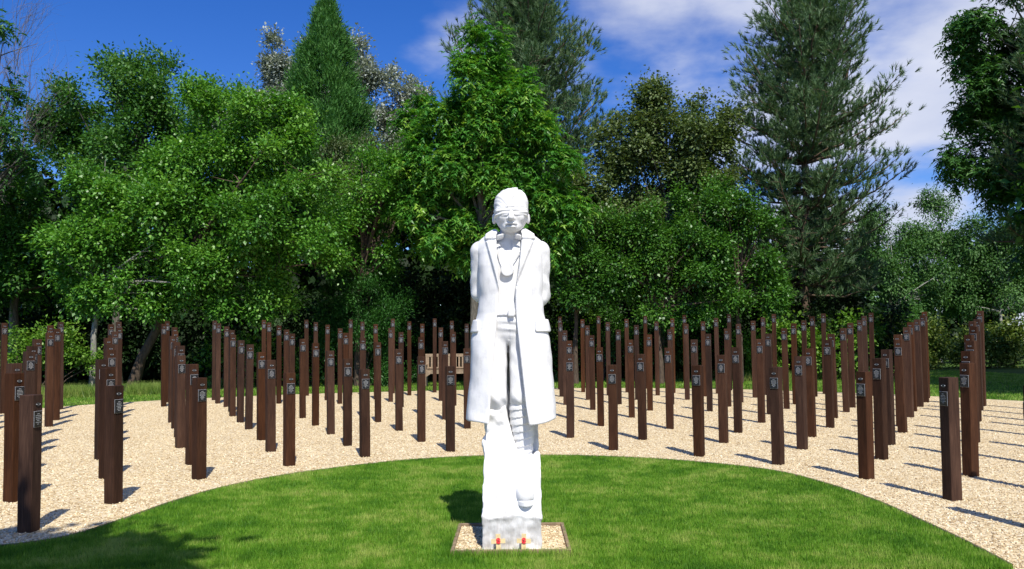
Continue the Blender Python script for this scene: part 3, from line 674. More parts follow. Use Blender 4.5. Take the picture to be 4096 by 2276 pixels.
def pinnate(cr, C, O, sprays, L, tm=.5, tv=.2, droop=.55):
    """drooping feather leaves: pairs of narrow leaflets along a hanging stalk"""
    n = len(C); ct = rng.normal(tm, tv, n)
    S = unit(O[:, None, :]*.7+rng.normal(size=(n, sprays, 3))*.7+np.array([0, 0, .15])).reshape(-1, 3)
    B = np.repeat(C, sprays, 0)+rng.normal(0, .18, (n*sprays, 3)); ct = np.repeat(ct, sprays)
    for j in range(4):
        t_ = .15+.25*j
        P = B+S*(L*2.0*t_)+np.array([0, 0, -1])*(droop*L*2.0*t_*t_)
        ax = unit(S+np.array([0, 0, -1])*(2*droop*t_))
        sd_ = unit(np.cross(ax, np.array([0, 0, 1.])+rng.normal(0, .2, S.shape)))
        for s in (-1, 1):
            D = unit(ax*.8+sd_*s*.8+np.array([0, 0, -.25])+rng.normal(0, .15, S.shape))
            Nn = unit(np.array([0, 0, 1.])+rng.normal(0, .35, S.shape)+O.repeat(sprays, 0)*.4)
            LL = L*rng.uniform(.7, 1.15, len(P)); T = ct+rng.normal(0, .12, len(P))
            cr.add(*leaf_arrays(P, D, Nn, LL, LL*.40, T, True))
def needles(cr, P, D, per, L, W=.022, spread=.75, tm=.5, tv=.15):
    """tufts of needles round each shoot"""
    n = len(P); ct = rng.normal(tm, tv, n)
    DD = unit(D[:, None, :]+rng.normal(size=(n, per, 3))*spread*.6)
    PP = P[:, None, :]+D[:, None, :]*rng.uniform(-.16, .10, (n, per, 1))
    Nn = rdir(n*per); LL = L*rng.uniform(.65, 1.15, n*per)
    cr.add(*leaf_arrays(PP.reshape(-1, 3), DD.reshape(-1, 3), Nn, LL, W, (ct[:, None]+rng.normal(0, .15, (n, per))).ravel(), True))
def limbs(base, top, r0, C, nl, jit=.25, sub=3, r_end=.012, low=.75):
    """trunk from base to top, with curved limbs to some of the cluster centres"""
    base, top = np.array(base, float), np.array(top, float); paths = []
    t_ = np.linspace(0, 1, 9); H = top[2]-base[2]
    P = base+(top-base)*t_[:, None]; P[1:-1, :2] += rng.normal(0, jit*H*.03, (7, 2)); P[0, 2] -= .15
    rr = r0*(1-t_)**.8+r_end; rr[0] *= 1.35; paths.append((P, rr))
    idx = rng.choice(len(C), min(nl, len(C)), replace=False)
    for i in idx:
        e = C[i]; hh = np.clip((e[2]-base[2])/H*rng.uniform(.45, .85), low*.6, .93)
        s = base+(top-base)*hh; s = np.array([np.interp(hh, t_, P[:, k]) for k in range(3)])
        md = s*.45+e*.55; md[2] += .12*np.linalg.norm(e-s)*rng.uniform(-.5, 1.2); md += rng.normal(0, .12, 3)
        u = np.linspace(0, 1, 6)[:, None]; Q = (1-u)**2*s+2*u*(1-u)*md+u*u*e
        r1 = min(r0*.5, r0*(1-hh)*.55+.02); paths.append((Q, r1*(1-u[:, 0])**.9+r_end*.7))
        for _ in range(sub):
            j = rng.integers(2, 5); e2 = Q[j]+rdir(1)[0]*np.linalg.norm(e-s)*.2; e2[2] += .1
            u2 = np.linspace(0, 1, 4)[:, None]; paths.append((Q[j]*(1-u2)+e2*u2+np.sin(u2*3.14)*rng.normal(0, .06, 3), .5*r1*(1-u2[:, 0])*.6+r_end*.6))
    return paths
def px_blobs(Y, L, depth=.8):
    """ellipsoids given as (u, v, ru, rv[, dY]) seen at depth Y -> world centre and radii"""
    out = []
    for b_ in L:
        u, v, ru, rv = b_[:4]; y = Y+(b_[4] if len(b_) > 4 else 0); k = y/F
        out.append((tuple(at(u, v, y)), (ru*k, min(ru, rv*1.3)*k*depth, rv*k)))
    return out
LM = dict(
    hazel=leaf_mat('hazel_leaf', (0.0421, 0.147, 0.0154), (0.0958, 0.266, 0.0277), (0.201, 0.394, 0.0585), .42, .28, .5),
    maple=leaf_mat('maple_leaf', (0.0302, 0.103, 0.0193), (0.0619, 0.178, 0.0305), (0.125, 0.256, 0.0553), .45, .28, .45),
    ash=leaf_mat('ash_leaf', (0.0332, 0.139, 0.0166), (0.0775, 0.258, 0.0305), (0.276, 0.441, 0.0485), .42, .32, .45),
    birch=leaf_mat('birch_leaf', (.044, .088, .02), (.105, .16, .046), (.21, .26, .105), .5, .22, .4),
    green=leaf_mat('thicket_leaf', (0.0252, 0.0897, 0.012), (0.0576, 0.172, 0.0192), (0.117, 0.259, 0.0336), .42, .25, .45),
    poplar=leaf_mat('poplar_leaf', (.13, .165, .125), (.27, .31, .265), (.52, .55, .52), .6, .15, .3),
    cypress=leaf_mat('cypress_spray', (0.0288, 0.106, 0.0202), (0.0608, 0.185, 0.0317), (0.12, 0.273, 0.0576), .55, .2, .3),
    yew=leaf_mat('yew_spray', (0.013, 0.0568, 0.00936), (0.026, 0.105, 0.014), (0.0546, 0.172, 0.0211), .5, .2, .35),
    pine=leaf_mat('pine_needle', (.04, .09, .032), (.085, .165, .062), (.17, .255, .115), .5, .15, .4),
    pine_olive=leaf_mat('old_pine_needle', (0.0525, 0.0675, 0.0225), (0.0975, 0.117, 0.0375), (0.18, 0.195, 0.075), .55, .15, .3),
    olive=leaf_mat('willow_leaf', (0.0595, 0.102, 0.0374), (0.119, 0.17, 0.068), (0.221, 0.272, 0.136), .5, .2, .4),
    dark=leaf_mat('shade_tone_leaf', (0.006, 0.018, 0.004), (0.012, 0.032, 0.007), (0.022, 0.055, 0.011), .6, .15, .25),  # woodland and undergrowth leaves: shade under the canopy put into a near-black colour
    bramble=leaf_mat('bramble_leaf', (0.063, 0.165, 0.0168), (0.134, 0.281, 0.03), (0.252, 0.396, 0.06), .45, .3, .4),
    far=leaf_mat('far_birch_leaf', (0.0299, 0.0928, 0.0185), (0.0599, 0.154, 0.0319), (0.109, 0.222, 0.0546), .55, .25, .3),
    hedge=leaf_mat('hedge_leaf', (0.0486, 0.104, 0.014), (0.11, 0.177, 0.0281), (0.207, 0.255, 0.0562), .55, .25, .3))
BK = dict(grey=bark_mat('grey_bark', (.05, .045, .035), (.17, .155, .125)), pale=bark_mat('pale_bark', (.12, .12, .10), (.34, .33, .28)),
          brown=bark_mat('brown_bark', (.035, .024, .016), (.13, .09, .06)), pine=bark_mat('pine_bark', (.05, .033, .022), (.20, .135, .09)),
          dead=bark_mat('dead_twig', (.12, .10, .095), (.26, .225, .21)), silver=bark_mat('birch_bark', (.2, .19, .17), (.55, .53, .5)))
def plant(name, label, cat, base, crown, paths, leafm, barkm, group=None, sides=6):
    root = empty(name, base); tag(root, label, cat, group)
    off = np.array(base)
    if crown is not None:
        for i in range(len(crown.V)): crown.V[i] = crown.V[i]-off
        link('crown' if cat == 'tree' else 'foliage', crown.mesh('crown'), root, LM[leafm])
    if paths:
        V, Q = tubes(paths, sides); link('trunk' if cat == 'tree' else 'stems', arr_mesh('trunk', V-off, Q, True), root, BK[barkm])
    return root
GT = 'trees behind the posts'
def base_at(u, Y): p = at(u, 1500, Y); return (p.x, Y, -.03)
def broad_tree(name, label, Y, trunk_u, top_uv, blobs, leafm, barkm, r0, dens, per, rad, L, kind='broad', cat='tree', nl=34, depth=.8, tm=.5, tv=.17, ar=.62, shell=.45, sprays=7, group=GT, droop=.25, extra=None):
    bs = px_blobs(Y, blobs, depth); C, O, bt = blob_points(bs, dens, shell); C[:, 2] = np.maximum(C[:, 2], .15)
    cr = Crown()
    if kind == 'broad': broad(cr, C, O, per, rad, L, ar=ar, tm=tm, tv=tv, droop=droop, bt=bt)
    else: pinnate(cr, C, O, sprays, L, tm=tm, tv=tv)
    b_ = base_at(trunk_u, Y); top = tuple(at(top_uv[0], top_uv[1], Y))
    paths = limbs(b_, top, r0, C, nl)
    return plant(name, label, cat, b_, cr, paths, leafm, barkm, group if cat == 'tree' else 'shrubs along the wood edge')
# --- broadleaved trees, left to right
broad_tree('ash_tree', 'dark ash tree cut off by the left edge of the picture', 31, -120, (-20, 60), [(-40, 190, 70, 150), (-10, 420, 110, 140), (-30, 640, 160, 140), (20, 560, 70, 60)], 'maple', 'grey', .16, 3.2, 30, .5, .2, kind='pinnate', sprays=5, tm=.4)
broad_tree('shady_tree', 'shadowed bushy tree low at the left edge', 35, 60, (60, 700), [(70, 900, 210, 220), (-60, 1050, 200, 260), (200, 1120, 170, 200), (110, 720, 130, 120)], 'green', 'brown', .14, 3.6, 26, .45, .19, tm=.35)
broad_tree('maple_tree', 'mid green tree with rounded top against blue sky at left', 38, 470, (470, 300), [(500, 360, 170, 130), (450, 470, 250, 160), (330, 620, 170, 200), (640, 560, 170, 190), (500, 700, 260, 200), (800, 520, 190, 130, 1), (900, 480, 130, 70, 2), (240, 470, 110, 110)], 'maple', 'grey', .2, 4.8, 30, .5, .18, tm=.5)
broad_tree('hazel_tree', 'bright green glossy leaved tree with pale straight trunk at left', 30, 372, (420, 640), [(480, 760, 230, 130), (380, 930, 190, 150), (640, 880, 240, 190), (500, 1050, 210, 150), (720, 1090, 170, 130), (410, 1160, 120, 70), (600, 1190, 150, 80), (300, 1080, 100, 110)], 'hazel', 'pale', .12, 6.5, 34, .42, .155, nl=22)
broad_tree('alder_tree', 'bright green glossy leaved tree with dark leaning trunk', 31, 520, (980, 500), [(820, 560, 230, 140), (1010, 520, 250, 150), (1130, 660, 220, 170), (880, 740, 230, 180), (1080, 880, 240, 190), (850, 960, 210, 190), (1200, 1020, 140, 150), (960, 1110, 170, 120), (1090, 450, 150, 70), (820, 1180, 130, 90), (1080, 1200, 130, 90), (700, 700, 150, 130)], 'hazel', 'brown', .19, 6.0, 34, .45, .155, nl=34)
broad_tree('thicket_tree', 'large leaved green tree between bright tree and pale ash', 34, 1430, (1450, 600), [(1430, 720, 190, 130), (1500, 860, 200, 150), (1360, 900, 170, 170), (1480, 1000, 150, 80)], 'hazel', 'brown', .13, 5.0, 32, .45, .165, tm=.42)
broad_tree('willow_tree', 'olive grey willow top under the silver poplars', 41, 1500, (1500, 520), [(1480, 580, 180, 70), (1380, 610, 110, 60), (1620, 640, 110, 80), (1500, 720, 170, 110)], 'olive', 'brown', .12, 4.5, 36, .5, .16, ar=.35)
POP = [('silver poplar with white leaf undersides left of the conical conifer', 1130, [(1120, 230, 70, 123), (1100, 380, 129, 168), (1010, 480, 141, 123), (1200, 330, 106, 156), (1180, 520, 177, 145), (960, 560, 106, 100)]),
       ('silver poplar with white leaf undersides right of the conical conifer', 1440, [(1420, 280, 70, 100), (1440, 400, 118, 145), (1520, 400, 70, 123), (1470, 520, 141, 123)]),
       ('small silver poplar top beside the pale green ash', 1600, [(1600, 360, 59, 78), (1610, 470, 106, 112), (1660, 420, 47, 89), (1560, 540, 94, 100)])]
for lb, u, bl_ in POP:
    broad_tree('poplar_tree', lb, 54, u, (u, bl_[0][1]-60), bl_, 'poplar', 'grey', .12, 3.2, 30, .55, .23, tm=.5, tv=.12, group='silver poplars', shell=.35)
# pale ash in the middle
broad_tree('ash_tree', 'pale green ash with hanging feather leaves behind the statue', 33, 1900, (1930, 170), [(1930, 220, 80, 90), (1900, 330, 150, 110), (2000, 420, 170, 130), (1840, 500, 180, 130), (1760, 640, 170, 130), (1960, 620, 230, 160), (2130, 660, 170, 150), (1720, 800, 130, 110), (1900, 800, 200, 120), (1780, 960, 170, 90), (2080, 830, 180, 110), (1690, 500, 80, 60, 2), (2200, 800, 90, 90), (1950, 900, 120, 110), (2240, 920, 90, 120)], 'ash', 'grey', .2, 7.0, 0, 0, .22, kind='pinnate', sprays=7, tm=.5, nl=40)
broad_tree('birch_tree', 'olive brown leaved birch with domed top right of the statue', 38, 2660, (2680, 380), [(2680, 430, 120, 80), (2640, 530, 190, 110), (2740, 600, 210, 150), (2540, 650, 160, 130), (2680, 740, 260, 140), (2860, 700, 110, 170), (2440, 780, 130, 130), (2620, 860, 250, 110), (2860, 860, 130, 130), (2500, 540, 100, 90), (2840, 560, 90, 110), (2420, 900, 110, 110)], 'birch', 'grey', .13, 6.0, 30, .48, .16, tm=.5, tv=.16, ar=.8, shell=.4)
broad_tree('thicket_tree', 'dark green dense small leaved tree directly right of the statue', 34, 2300, (2300, 900), [(2290, 1000, 110, 150), (2330, 1170, 130, 130), (2420, 1050, 140, 170)], 'green', 'brown', .12, 6.0, 30, .42, .145, tm=.42)
broad_tree('thicket_tree', 'mid green dense tree below the olive birch', 33.5, 2640, (2600, 860), [(2540, 880, 130, 90), (2760, 880, 140, 90), (2440, 1200, 110, 90), (2890, 1220, 120, 80), (2520, 960, 170, 130), (2660, 930, 150, 110), (2780, 1000, 170, 140), (2500, 1120, 140, 120), (2800, 1150, 160, 120), (2640, 1100, 130, 100), (2640, 1230, 150, 60)], 'green', 'brown', .13, 6.0, 30, .42, .145, tm=.55)
broad_tree('thicket_tree', 'mid green dense tree at the foot of the tall right pine', 34, 2960, (2940, 800), [(2930, 860, 130, 120), (3010, 980, 140, 140), (2950, 1140, 150, 130), (3060, 1160, 110, 110)], 'green', 'brown', .1, 6.0, 30, .42, .145, tm=.5)
# the tall dark ash at the right edge and the far birches
broad_tree('ash_tree', 'tall dark ash filling the right edge of the picture', 31, 4330, (4180, -260), [(4000, 90, 150, 120), (3900, 170, 100, 120), (4080, 280, 180, 200), (3960, 380, 120, 130), (3900, 560, 140, 110), (4060, 600, 160, 190), (3830, 650, 90, 70), (3960, 730, 110, 110), (4150, 850, 190, 200), (4180, 380, 160, 300), (4060, -60, 140, 90)], 'maple', 'grey', .3, 4.6, 0, 0, .22, kind='pinnate', sprays=6, tm=.4, nl=50)
FB = [('weeping pale birch far off between pine and right edge', 3560, 58, [(3520, 960, 110, 120), (3600, 1080, 150, 140), (3440, 1040, 110, 120), (3500, 1180, 140, 110), (3640, 1220, 130, 90)]),
      ('tallest weeping birch far off under the dark ash', 3760, 62, [(3740, 900, 150, 90), (3700, 1020, 150, 130), (3830, 1050, 150, 140), (3760, 1180, 170, 110)]),
      ('weeping pale birch far off at the right edge', 4000, 60, [(3960, 1000, 130, 120), (4030, 1120, 150, 130), (3950, 1220, 150, 90), (4120, 1000, 120, 180)])]
for lb, u, Y, bl_ in FB:
    broad_tree('birch_tree', lb, Y, u, (u, bl_[0][1]), bl_, 'far', 'silver', .16, 2.6, 34, .75, .22, tm=.5, ar=.5, group='far birches', droop=.9, nl=24)
# --- conifers
def conical(name, label, u, Y, v_top, prof, leafm):
    """dense conifer: upswept sprays on a cone; prof = [(v, half width px)]"""
    k = Y/F; b_ = base_at(u, Y); top = np.array(at(u, v_top, Y)); zs = [at(u, p[0], Y).z for p in prof][::-1]; rs = [p[1]*k for p in prof][::-1]
    n = 4200; z = rng.uniform(zs[0]-1.5, top[2]-.1, n); a = rng.uniform(0, 2*math.pi, n)
    r = np.interp(z, zs+[top[2]], rs+[.02]); nb = 125; bz = rng.uniform(zs[0]-1.5, top[2]-.3, nb); ba = rng.uniform(0, 6.283, nb); bi = rng.integers(0, nb, n); z = np.minimum(bz[bi]+rng.normal(0, .36, n), top[2]-.1); a = ba[bi]+rng.normal(0, .10, n)/np.maximum(.3, np.interp(z, zs+[top[2]], rs+[.02]))*1.6; r = np.interp(z, zs+[top[2]], rs+[.02]); lob = rng.uniform(.62, 1.16, nb)[bi]+.14*np.cos((z-bz[bi])*2-.5)+rng.normal(0, .06, n)
    r = r*lob*rng.uniform(.6, 1.05, n)
    xb = np.interp(z, [0, top[2]], [b_[0], top[0]])
    C = np.stack([xb+np.cos(a)*r, Y+np.sin(a)*r, z], 1); O = np.stack([np.cos(a), np.sin(a), np.zeros(n)], 1)
    cr = Crown(); per = 26; ct = rng.normal(.5, .16, n)
    D = unit(O[:, None, :]*.55+np.array([0, 0, .75])+rng.normal(size=(n, per, 3))*.33)
    P = C[:, None, :]+rng.normal(size=(n, per, 3))*np.array([.20, .20, .26])
    Nn = unit(O[:, None, :]+rng.normal(size=(n, per, 3))*.5); LL = .24*rng.uniform(.5, 1.15, n*per)
    cr.add(*leaf_arrays(P.reshape(-1, 3), D.reshape(-1, 3), Nn.reshape(-1, 3), LL, LL*.30, (ct[:, None]+rng.normal(0, .13, (n, per))).ravel(), True))
    paths = limbs(b_, tuple(top), .2, C, 20, jit=.05, sub=0)
    plant(name, label, 'tree', b_, cr, paths, leafm, 'brown', GT)
conical('cypress_tree', 'tall narrow conical green conifer rising above the left trees', 1306, 43, 2, [(20, 12), (70, 34), (150, 62), (300, 104), (420, 132), (520, 150), (700, 165)], 'cypress')
def pine(name, label, u, Y, v_top, v_low, prof, lean_u=0, whorls=20, per=7, tufts=9, nee=15, L=.24, bare=.12, leaders=(), sparse_low=None, group=GT):
    k = Y/F; b_ = np.array(base_at(u, Y)); top = np.array(at(u+lean_u, v_top, Y))
    zs = [at(u, p[0], Y).z for p in prof][::-1]; rs = [p[1]*k for p in prof][::-1]
    cr = Crown(); paths = []; t_ = np.linspace(0, 1, 10)
    TP = b_+(top-b_)*t_[:, None]; TP[1:-1, :2] += rng.normal(0, .10, (8, 2)); r0 = .26
    paths.append((TP, r0*(1-t_)**.75+.02)); zlo = at(u, v_low, Y).z
    P, D, low = [], [], []
    for z in (zlo+(top[2]-zlo)*(np.arange(whorls)+rng.uniform(.1, .9, whorls))/whorls):
        s = np.array([np.interp(z, TP[:, 2], TP[:, i]) for i in range(3)]); r = np.interp(z, zs, rs)
        a0 = rng.uniform(0, 6.3)
        for j in range(per):
            a = a0+j*2*math.pi/per+rng.normal(0, .25); ln = r*rng.uniform(.55, 1.12)
            rel = (z-zlo)/(top[2]-zlo); rise = (.15+.75*rel)*rng.uniform(.6, 1.3)
            d = np.array([math.cos(a), math.sin(a), 0]); uu = np.linspace(0, 1, 7)
            B = s+d*ln*uu[:, None]; B[:, 2] += ln*(rise*uu*.35+.5*rise*uu**3)-(.10*ln*np.sin(uu*3.1) if rel < .4 else 0)
            B[1:, :] += rng.normal(0, .05, (6, 3)); paths.append((B, .055*(ln/4+.3)*(1-uu)**.8+.008))
            m_ = int(4.6*tufts*(.6+ln/3)*(sparse_low if (sparse_low and rel < .33) else 1))
            tt = rng.uniform(bare, 1.0, m_)**.8
            for q in tt:
                p = np.array([np.interp(q, uu, B[:, i]) for i in range(3)]); sd_ = rng.normal(size=3); sd_[2] = abs(sd_[2])*.5
                o = sd_*.36*(.35+q*.5)*min(1.3, .5+ln/4); tip = p+o
                P.append(tip); D.append(unit(d*.35+sd_*.5+np.array([0, 0, .75]))); low.append(rel < .3)
                if rng.random() < .12: paths.append((np.array([p, (p+tip)/2+rng.normal(0, .02, 3), tip]), [.012, .010, .006]))
    for (lu, lv, bu, bv) in leaders:
        e = np.array(at(lu, lv, Y+rng.normal(0, .4))); s = np.array(at(bu, bv, Y)); uu = np.linspace(0, 1, 6)[:, None]
        B = s*(1-uu)+e*uu; B[:, 0] += (uu[:, 0]**2-uu[:, 0])*(e[0]-s[0])*.5; paths.append((B, .05*(1-uu[:, 0])+.012))
        for q in np.linspace(.25, 1, 26):
            p = s*(1-q)+e*q; sd_ = rng.normal(size=3)*.5*(1.15-q); sd_[2] = abs(sd_[2]); P.append(p+sd_*.9); D.append(unit(sd_+np.array([0, 0, .9]))); low.append(False)
    P, D, low = np.array(P), np.array(D), np.array(low)
    needles(cr, P, D, nee+4, L, W=.033, spread=.62)
    return plant(name, label, 'tree', tuple(b_), cr, paths, 'pine', 'pine', group, sides=4)
pine('pine_tree', 'broad blue green pine rising behind the pale ash', 2090, 43, 10, 900, [(10, 70), (80, 180), (200, 250), (350, 290), (500, 340), (650, 360), (900, 300)], whorls=24, per=7, tufts=11, nee=14, L=.32,
     leaders=((1870, 5, 1930, 260), (2010, 0, 2050, 200), (2210, 10, 2180, 220), (2290, 90, 2230, 260), (1790, 110, 1880, 300), (2350, 140, 2260, 320), (2430, 380, 2300, 500)), group='pines')
pine('pine_tree', 'tall open blue green pine with visible trunk at right', 3222, 39, 5, 1190, [(5, 50), (60, 130), (180, 225), (320, 270), (480, 310), (600, 340), (760, 330), (950, 350), (1190, 330)], whorls=33, per=6, tufts=9, nee=15, L=.30, bare=.15, sparse_low=.6,
     leaders=((3130, 5, 3180, 180), (3300, 15, 3250, 200), (3440, 150, 3380, 330), (3070, 60, 3140, 260)), group='pines')
pine('pine_tree', 'blue green pine boughs within the dark ash at right edge', 4230, 29, -200, 1000, [(-200, 100), (200, 170), (500, 240), (800, 260), (1000, 240)], whorls=16, per=6, tufts=9, nee=15, L=.24, group='pines')
# --- low shrubs and dark wood behind
def shrub(name, label, Y, blobs, leafm, dens, per, rad, L, tm=.5, ar=.62, group='shrubs along the wood edge', stem='brown', flat=.85, shell=.3, depth=.8, upn=.95):
    bs = px_blobs(Y, blobs, depth); C, O, _ = blob_points(bs, dens, shell); C[:, 2] = np.maximum(C[:, 2], .06)
    cr = Crown(); broad(cr, C, O, per, rad, L, tm=tm, ar=ar, flat=flat, upn=upn)
    c0 = np.mean([b_[0] for b_ in bs], 0); b_ = (c0[0], Y, 0.0)
    paths = [(np.array([(b_[0]+rng.normal(0, .2), Y+rng.normal(0, .2), -.03), (b_[0]*.5+C[i][0]*.5, Y, C[i][2]*.5), C[i]]), [.03, .02, .006]) for i in rng.choice(len(C), 10)]
    return plant(name, label, 'shrub', b_, cr, paths, leafm, stem, group, sides=5)
shrub('yew_bush', 'dense dark green yew bush left of the bench', 34.0, [(1440, 1090, 130, 100), (1480, 1230, 170, 130), (1430, 1380, 180, 140), (1560, 1420, 110, 110), (1360, 1200, 90, 120)], 'yew', 9, 34, .35, .13, ar=.3)
shrub('bramble_bush', 'bright green bramble bush behind the far left posts', 28.5, [(90, 1440, 90, 80), (170, 1400, 90, 90), (260, 1440, 90, 90), (330, 1470, 70, 60), (20, 1470, 60, 60)], 'bramble', 8, 26, .35, .12, tm=.5)
shrub('ivy_bush', 'large leaved green bindweed clump between left posts', 33.5, [(830, 1440, 50, 60), (890, 1470, 60, 50), (960, 1440, 50, 70), (1040, 1430, 60, 70), (850, 1380, 20, 30)], 'bramble', 6, 12, .4, .19, tm=.35, ar=.8)
shrub('ivy_bush', 'green leafy clump left of the yew bush', 34.5, [(1200, 1450, 70, 60), (1290, 1460, 60, 60), (1130, 1420, 60, 70)], 'bramble', 5, 16, .4, .14, tm=.3, ar=.8)
shrub('thicket_shrub', 'low green shrub just right of the statue', 38, [(2240, 1420, 60, 80), (2330, 1440, 60, 60), (2230, 1320, 50, 60), (2360, 1310, 40, 50)], 'bramble', 6, 20, .4, .14, tm=.3)
shrub('ivy_bush', 'bright large leaved bindweed clump below the tall right pine', 36.0, [(2960, 1420, 60, 80), (3050, 1440, 60, 60), (3150, 1390, 70, 90), (3250, 1400, 70, 90), (3330, 1430, 70, 70), (3400, 1380, 60, 100), (3120, 1330, 60, 50)], 'bramble', 6, 16, .4, .18, tm=.45, ar=.8)
shrub('elder_bush', 'pale flowering elder bush right of the pine trunk', 38, [(3330, 1310, 70, 60), (3420, 1290, 70, 60), (3480, 1370, 60, 70)], 'bramble', 6, 22, .4, .15, tm=.45)
shrub('thicket_shrub', 'dark green shrub behind the right hand posts', 40, [(3520, 1370, 80, 90), (3620, 1350, 80, 90), (3560, 1440, 90, 60)], 'green', 6, 26, .45, .14, tm=.5)
for k, (u, r_) in enumerate(((2890, 70), (2790, 70), (2520, 80), (2420, 60), (2660, 70))):
    shrub('thicket_shrub', 'dark leafy shrub under the birch, %s from the statue' % ORD[[4, 3, 1, 0, 2][k]], 37.5, [(u, 1400, r_, 80), (u+10, 1300, r_, 70)], 'green', 5, 26, .45, .13, tm=.32)
HB = [(u+rng.normal(0, 15), 1392+.01*(u-3560)+rng.normal(0, 8), 85, 80) for u in range(3520, 4400, 65)]
shrub('field_hedge', 'yellowish green hedge across the field at far right', 50, HB, 'hedge', 4.0, 26, .55, .2, group=None, tm=.55)
# the wood behind, too thick to tell apart; its shade is in the leaf colour
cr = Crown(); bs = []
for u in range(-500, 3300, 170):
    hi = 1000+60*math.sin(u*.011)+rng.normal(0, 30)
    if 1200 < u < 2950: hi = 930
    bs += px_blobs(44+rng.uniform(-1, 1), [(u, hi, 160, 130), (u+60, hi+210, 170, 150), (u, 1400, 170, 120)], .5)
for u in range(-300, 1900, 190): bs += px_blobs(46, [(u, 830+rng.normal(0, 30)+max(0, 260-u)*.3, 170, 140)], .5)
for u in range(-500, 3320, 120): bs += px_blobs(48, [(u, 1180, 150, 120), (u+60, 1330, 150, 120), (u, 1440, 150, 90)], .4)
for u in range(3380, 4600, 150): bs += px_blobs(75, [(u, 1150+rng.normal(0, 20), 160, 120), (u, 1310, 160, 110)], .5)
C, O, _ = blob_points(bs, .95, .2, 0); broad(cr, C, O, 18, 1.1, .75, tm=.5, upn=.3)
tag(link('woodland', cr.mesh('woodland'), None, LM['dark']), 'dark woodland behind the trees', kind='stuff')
# understory in front of it: shrubs between the trunks, leaf colour darkened for shade
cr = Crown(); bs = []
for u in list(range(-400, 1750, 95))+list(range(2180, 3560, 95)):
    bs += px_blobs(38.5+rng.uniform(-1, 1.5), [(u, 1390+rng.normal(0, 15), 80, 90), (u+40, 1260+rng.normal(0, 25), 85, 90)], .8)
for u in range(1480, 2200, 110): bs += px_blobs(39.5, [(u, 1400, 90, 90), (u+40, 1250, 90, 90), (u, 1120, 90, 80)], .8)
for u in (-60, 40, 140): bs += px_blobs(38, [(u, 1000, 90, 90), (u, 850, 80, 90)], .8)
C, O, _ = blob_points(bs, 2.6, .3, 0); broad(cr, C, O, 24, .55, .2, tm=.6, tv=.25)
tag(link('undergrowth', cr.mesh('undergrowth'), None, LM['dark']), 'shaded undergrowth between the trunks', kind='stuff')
# dead bare tree at the left edge
def twig(paths, p, d, L, r, lv):
    n = 6; P = [p]; dd = d
    for i in range(n):
        dd = unit(dd+rng.normal(0, .10, 3)+np.array([0, 0, .05])); P.append(P[-1]+dd*L/n)
    P = np.array(P); paths.append((P, np.linspace(r, r*.45, n+1)))
    if lv <= 0: return
    for i in range(1, n+1):
        for _ in range(2 if lv > 1 else 1):
            if rng.random() < (.75 if lv > 1 else .5):
                q = unit(dd*.9+rng.normal(0, .55, 3)+np.array([.05, 0, .15])); twig(paths, P[i], q, L*rng.uniform(.35, .62), r*.5, lv-1)
paths = []; b_ = np.array(base_at(40, 35.5)); tp = np.array(at(60, 700, 35.5))
u = np.linspace(0, 1, 6)[:, None]; paths.append((b_*(1-u)+tp*u, np.linspace(.13, .06, 6)))
for (eu, ev, L_) in ((-40, 150, 1), (60, 60, 1), (140, 150, 1), (220, 260, .9), (10, 330, .8), (200, 430, .6)):
    e = np.array(at(eu, ev, 35.5+rng.normal(0, .8))); d = e-tp; twig(paths, tp-np.array([0, 0, rng.uniform(0, 2)]), unit(d), np.linalg.norm(d)*.85, .028, 2 if L_ < .95 else 3)
plant('dead_tree', 'leafless dead tree with fine bare twigs at upper left', 'tree', tuple(b_), None, paths, None, 'dead', GT, sides=3)
# olive bare lower boughs of the dying shrub under the left trees
# tree behind the camera that throws the shade on the lower left of the lawn
bs = [((-2.5, .75, 7.0), (.8, .5, .5)), ((-3.5, .58, 7.2), (1.5, .95, .9)), ((-5.1, .35, 7.1), (.9, .7, .7)), ((-2.0, .40, 7.4), (.9, .8, .8)), ((-5.6, 1.1, 7.0), (1.7, 1.2, 1.1)), ((-3.2, -1.4, 8.0), (2.4, 1.6, 1.6)), ((-6.5, -1.3, 8), (2.2, 2, 1.6))]
C, O, _ = blob_points(bs, 13, .05, 0); cr = Crown(); broad(cr, C, O, 20, .45, .22)
plant('shade_tree', 'tree behind the viewer shading the lower left lawn', 'tree', (-6, -4.5, 0), cr, limbs((-6, -4.5, 0), (-4.0, -1.0, 8.6), .2, C, 24), 'green', 'grey', None)
bs = [((19.5, 23, 6.5), (2.6, 2.6, 2.2)), ((21.5, 27, 7), (3, 3, 3)), ((24, 24, 8), (3.5, 3, 3)), ((24, 31, 9), (3.0, 3, 3)), ((26.5, 29, 8), (3.5, 3.5, 3.5)), ((20.5, 25, 10.5), (2.6, 2.6, 2.2)), ((27, 33, 11), (3.2, 3, 3)), ((29, 34, 9), (3.5, 3.5, 3.5)), ((29, 37, 10), (3, 3, 3)), ((32, 39, 11), (3.5, 3.5, 3)), ((28.5, 36, 13), (3, 3, 2.5)), ((20, 21, 8), (2.2, 2.2, 2))]
C, O, _ = blob_points(bs, 3.0, .2, 0); cr = Crown(); broad(cr, C, O, 16, .7, .36)
plant('shade_tree', 'broad tree past the right edge shading the far field', 'tree', (23, 27.5, 0), cr, limbs((23, 27.5, 0), (23, 27.5, 12), .3, C, 24), 'green', 'grey', None)

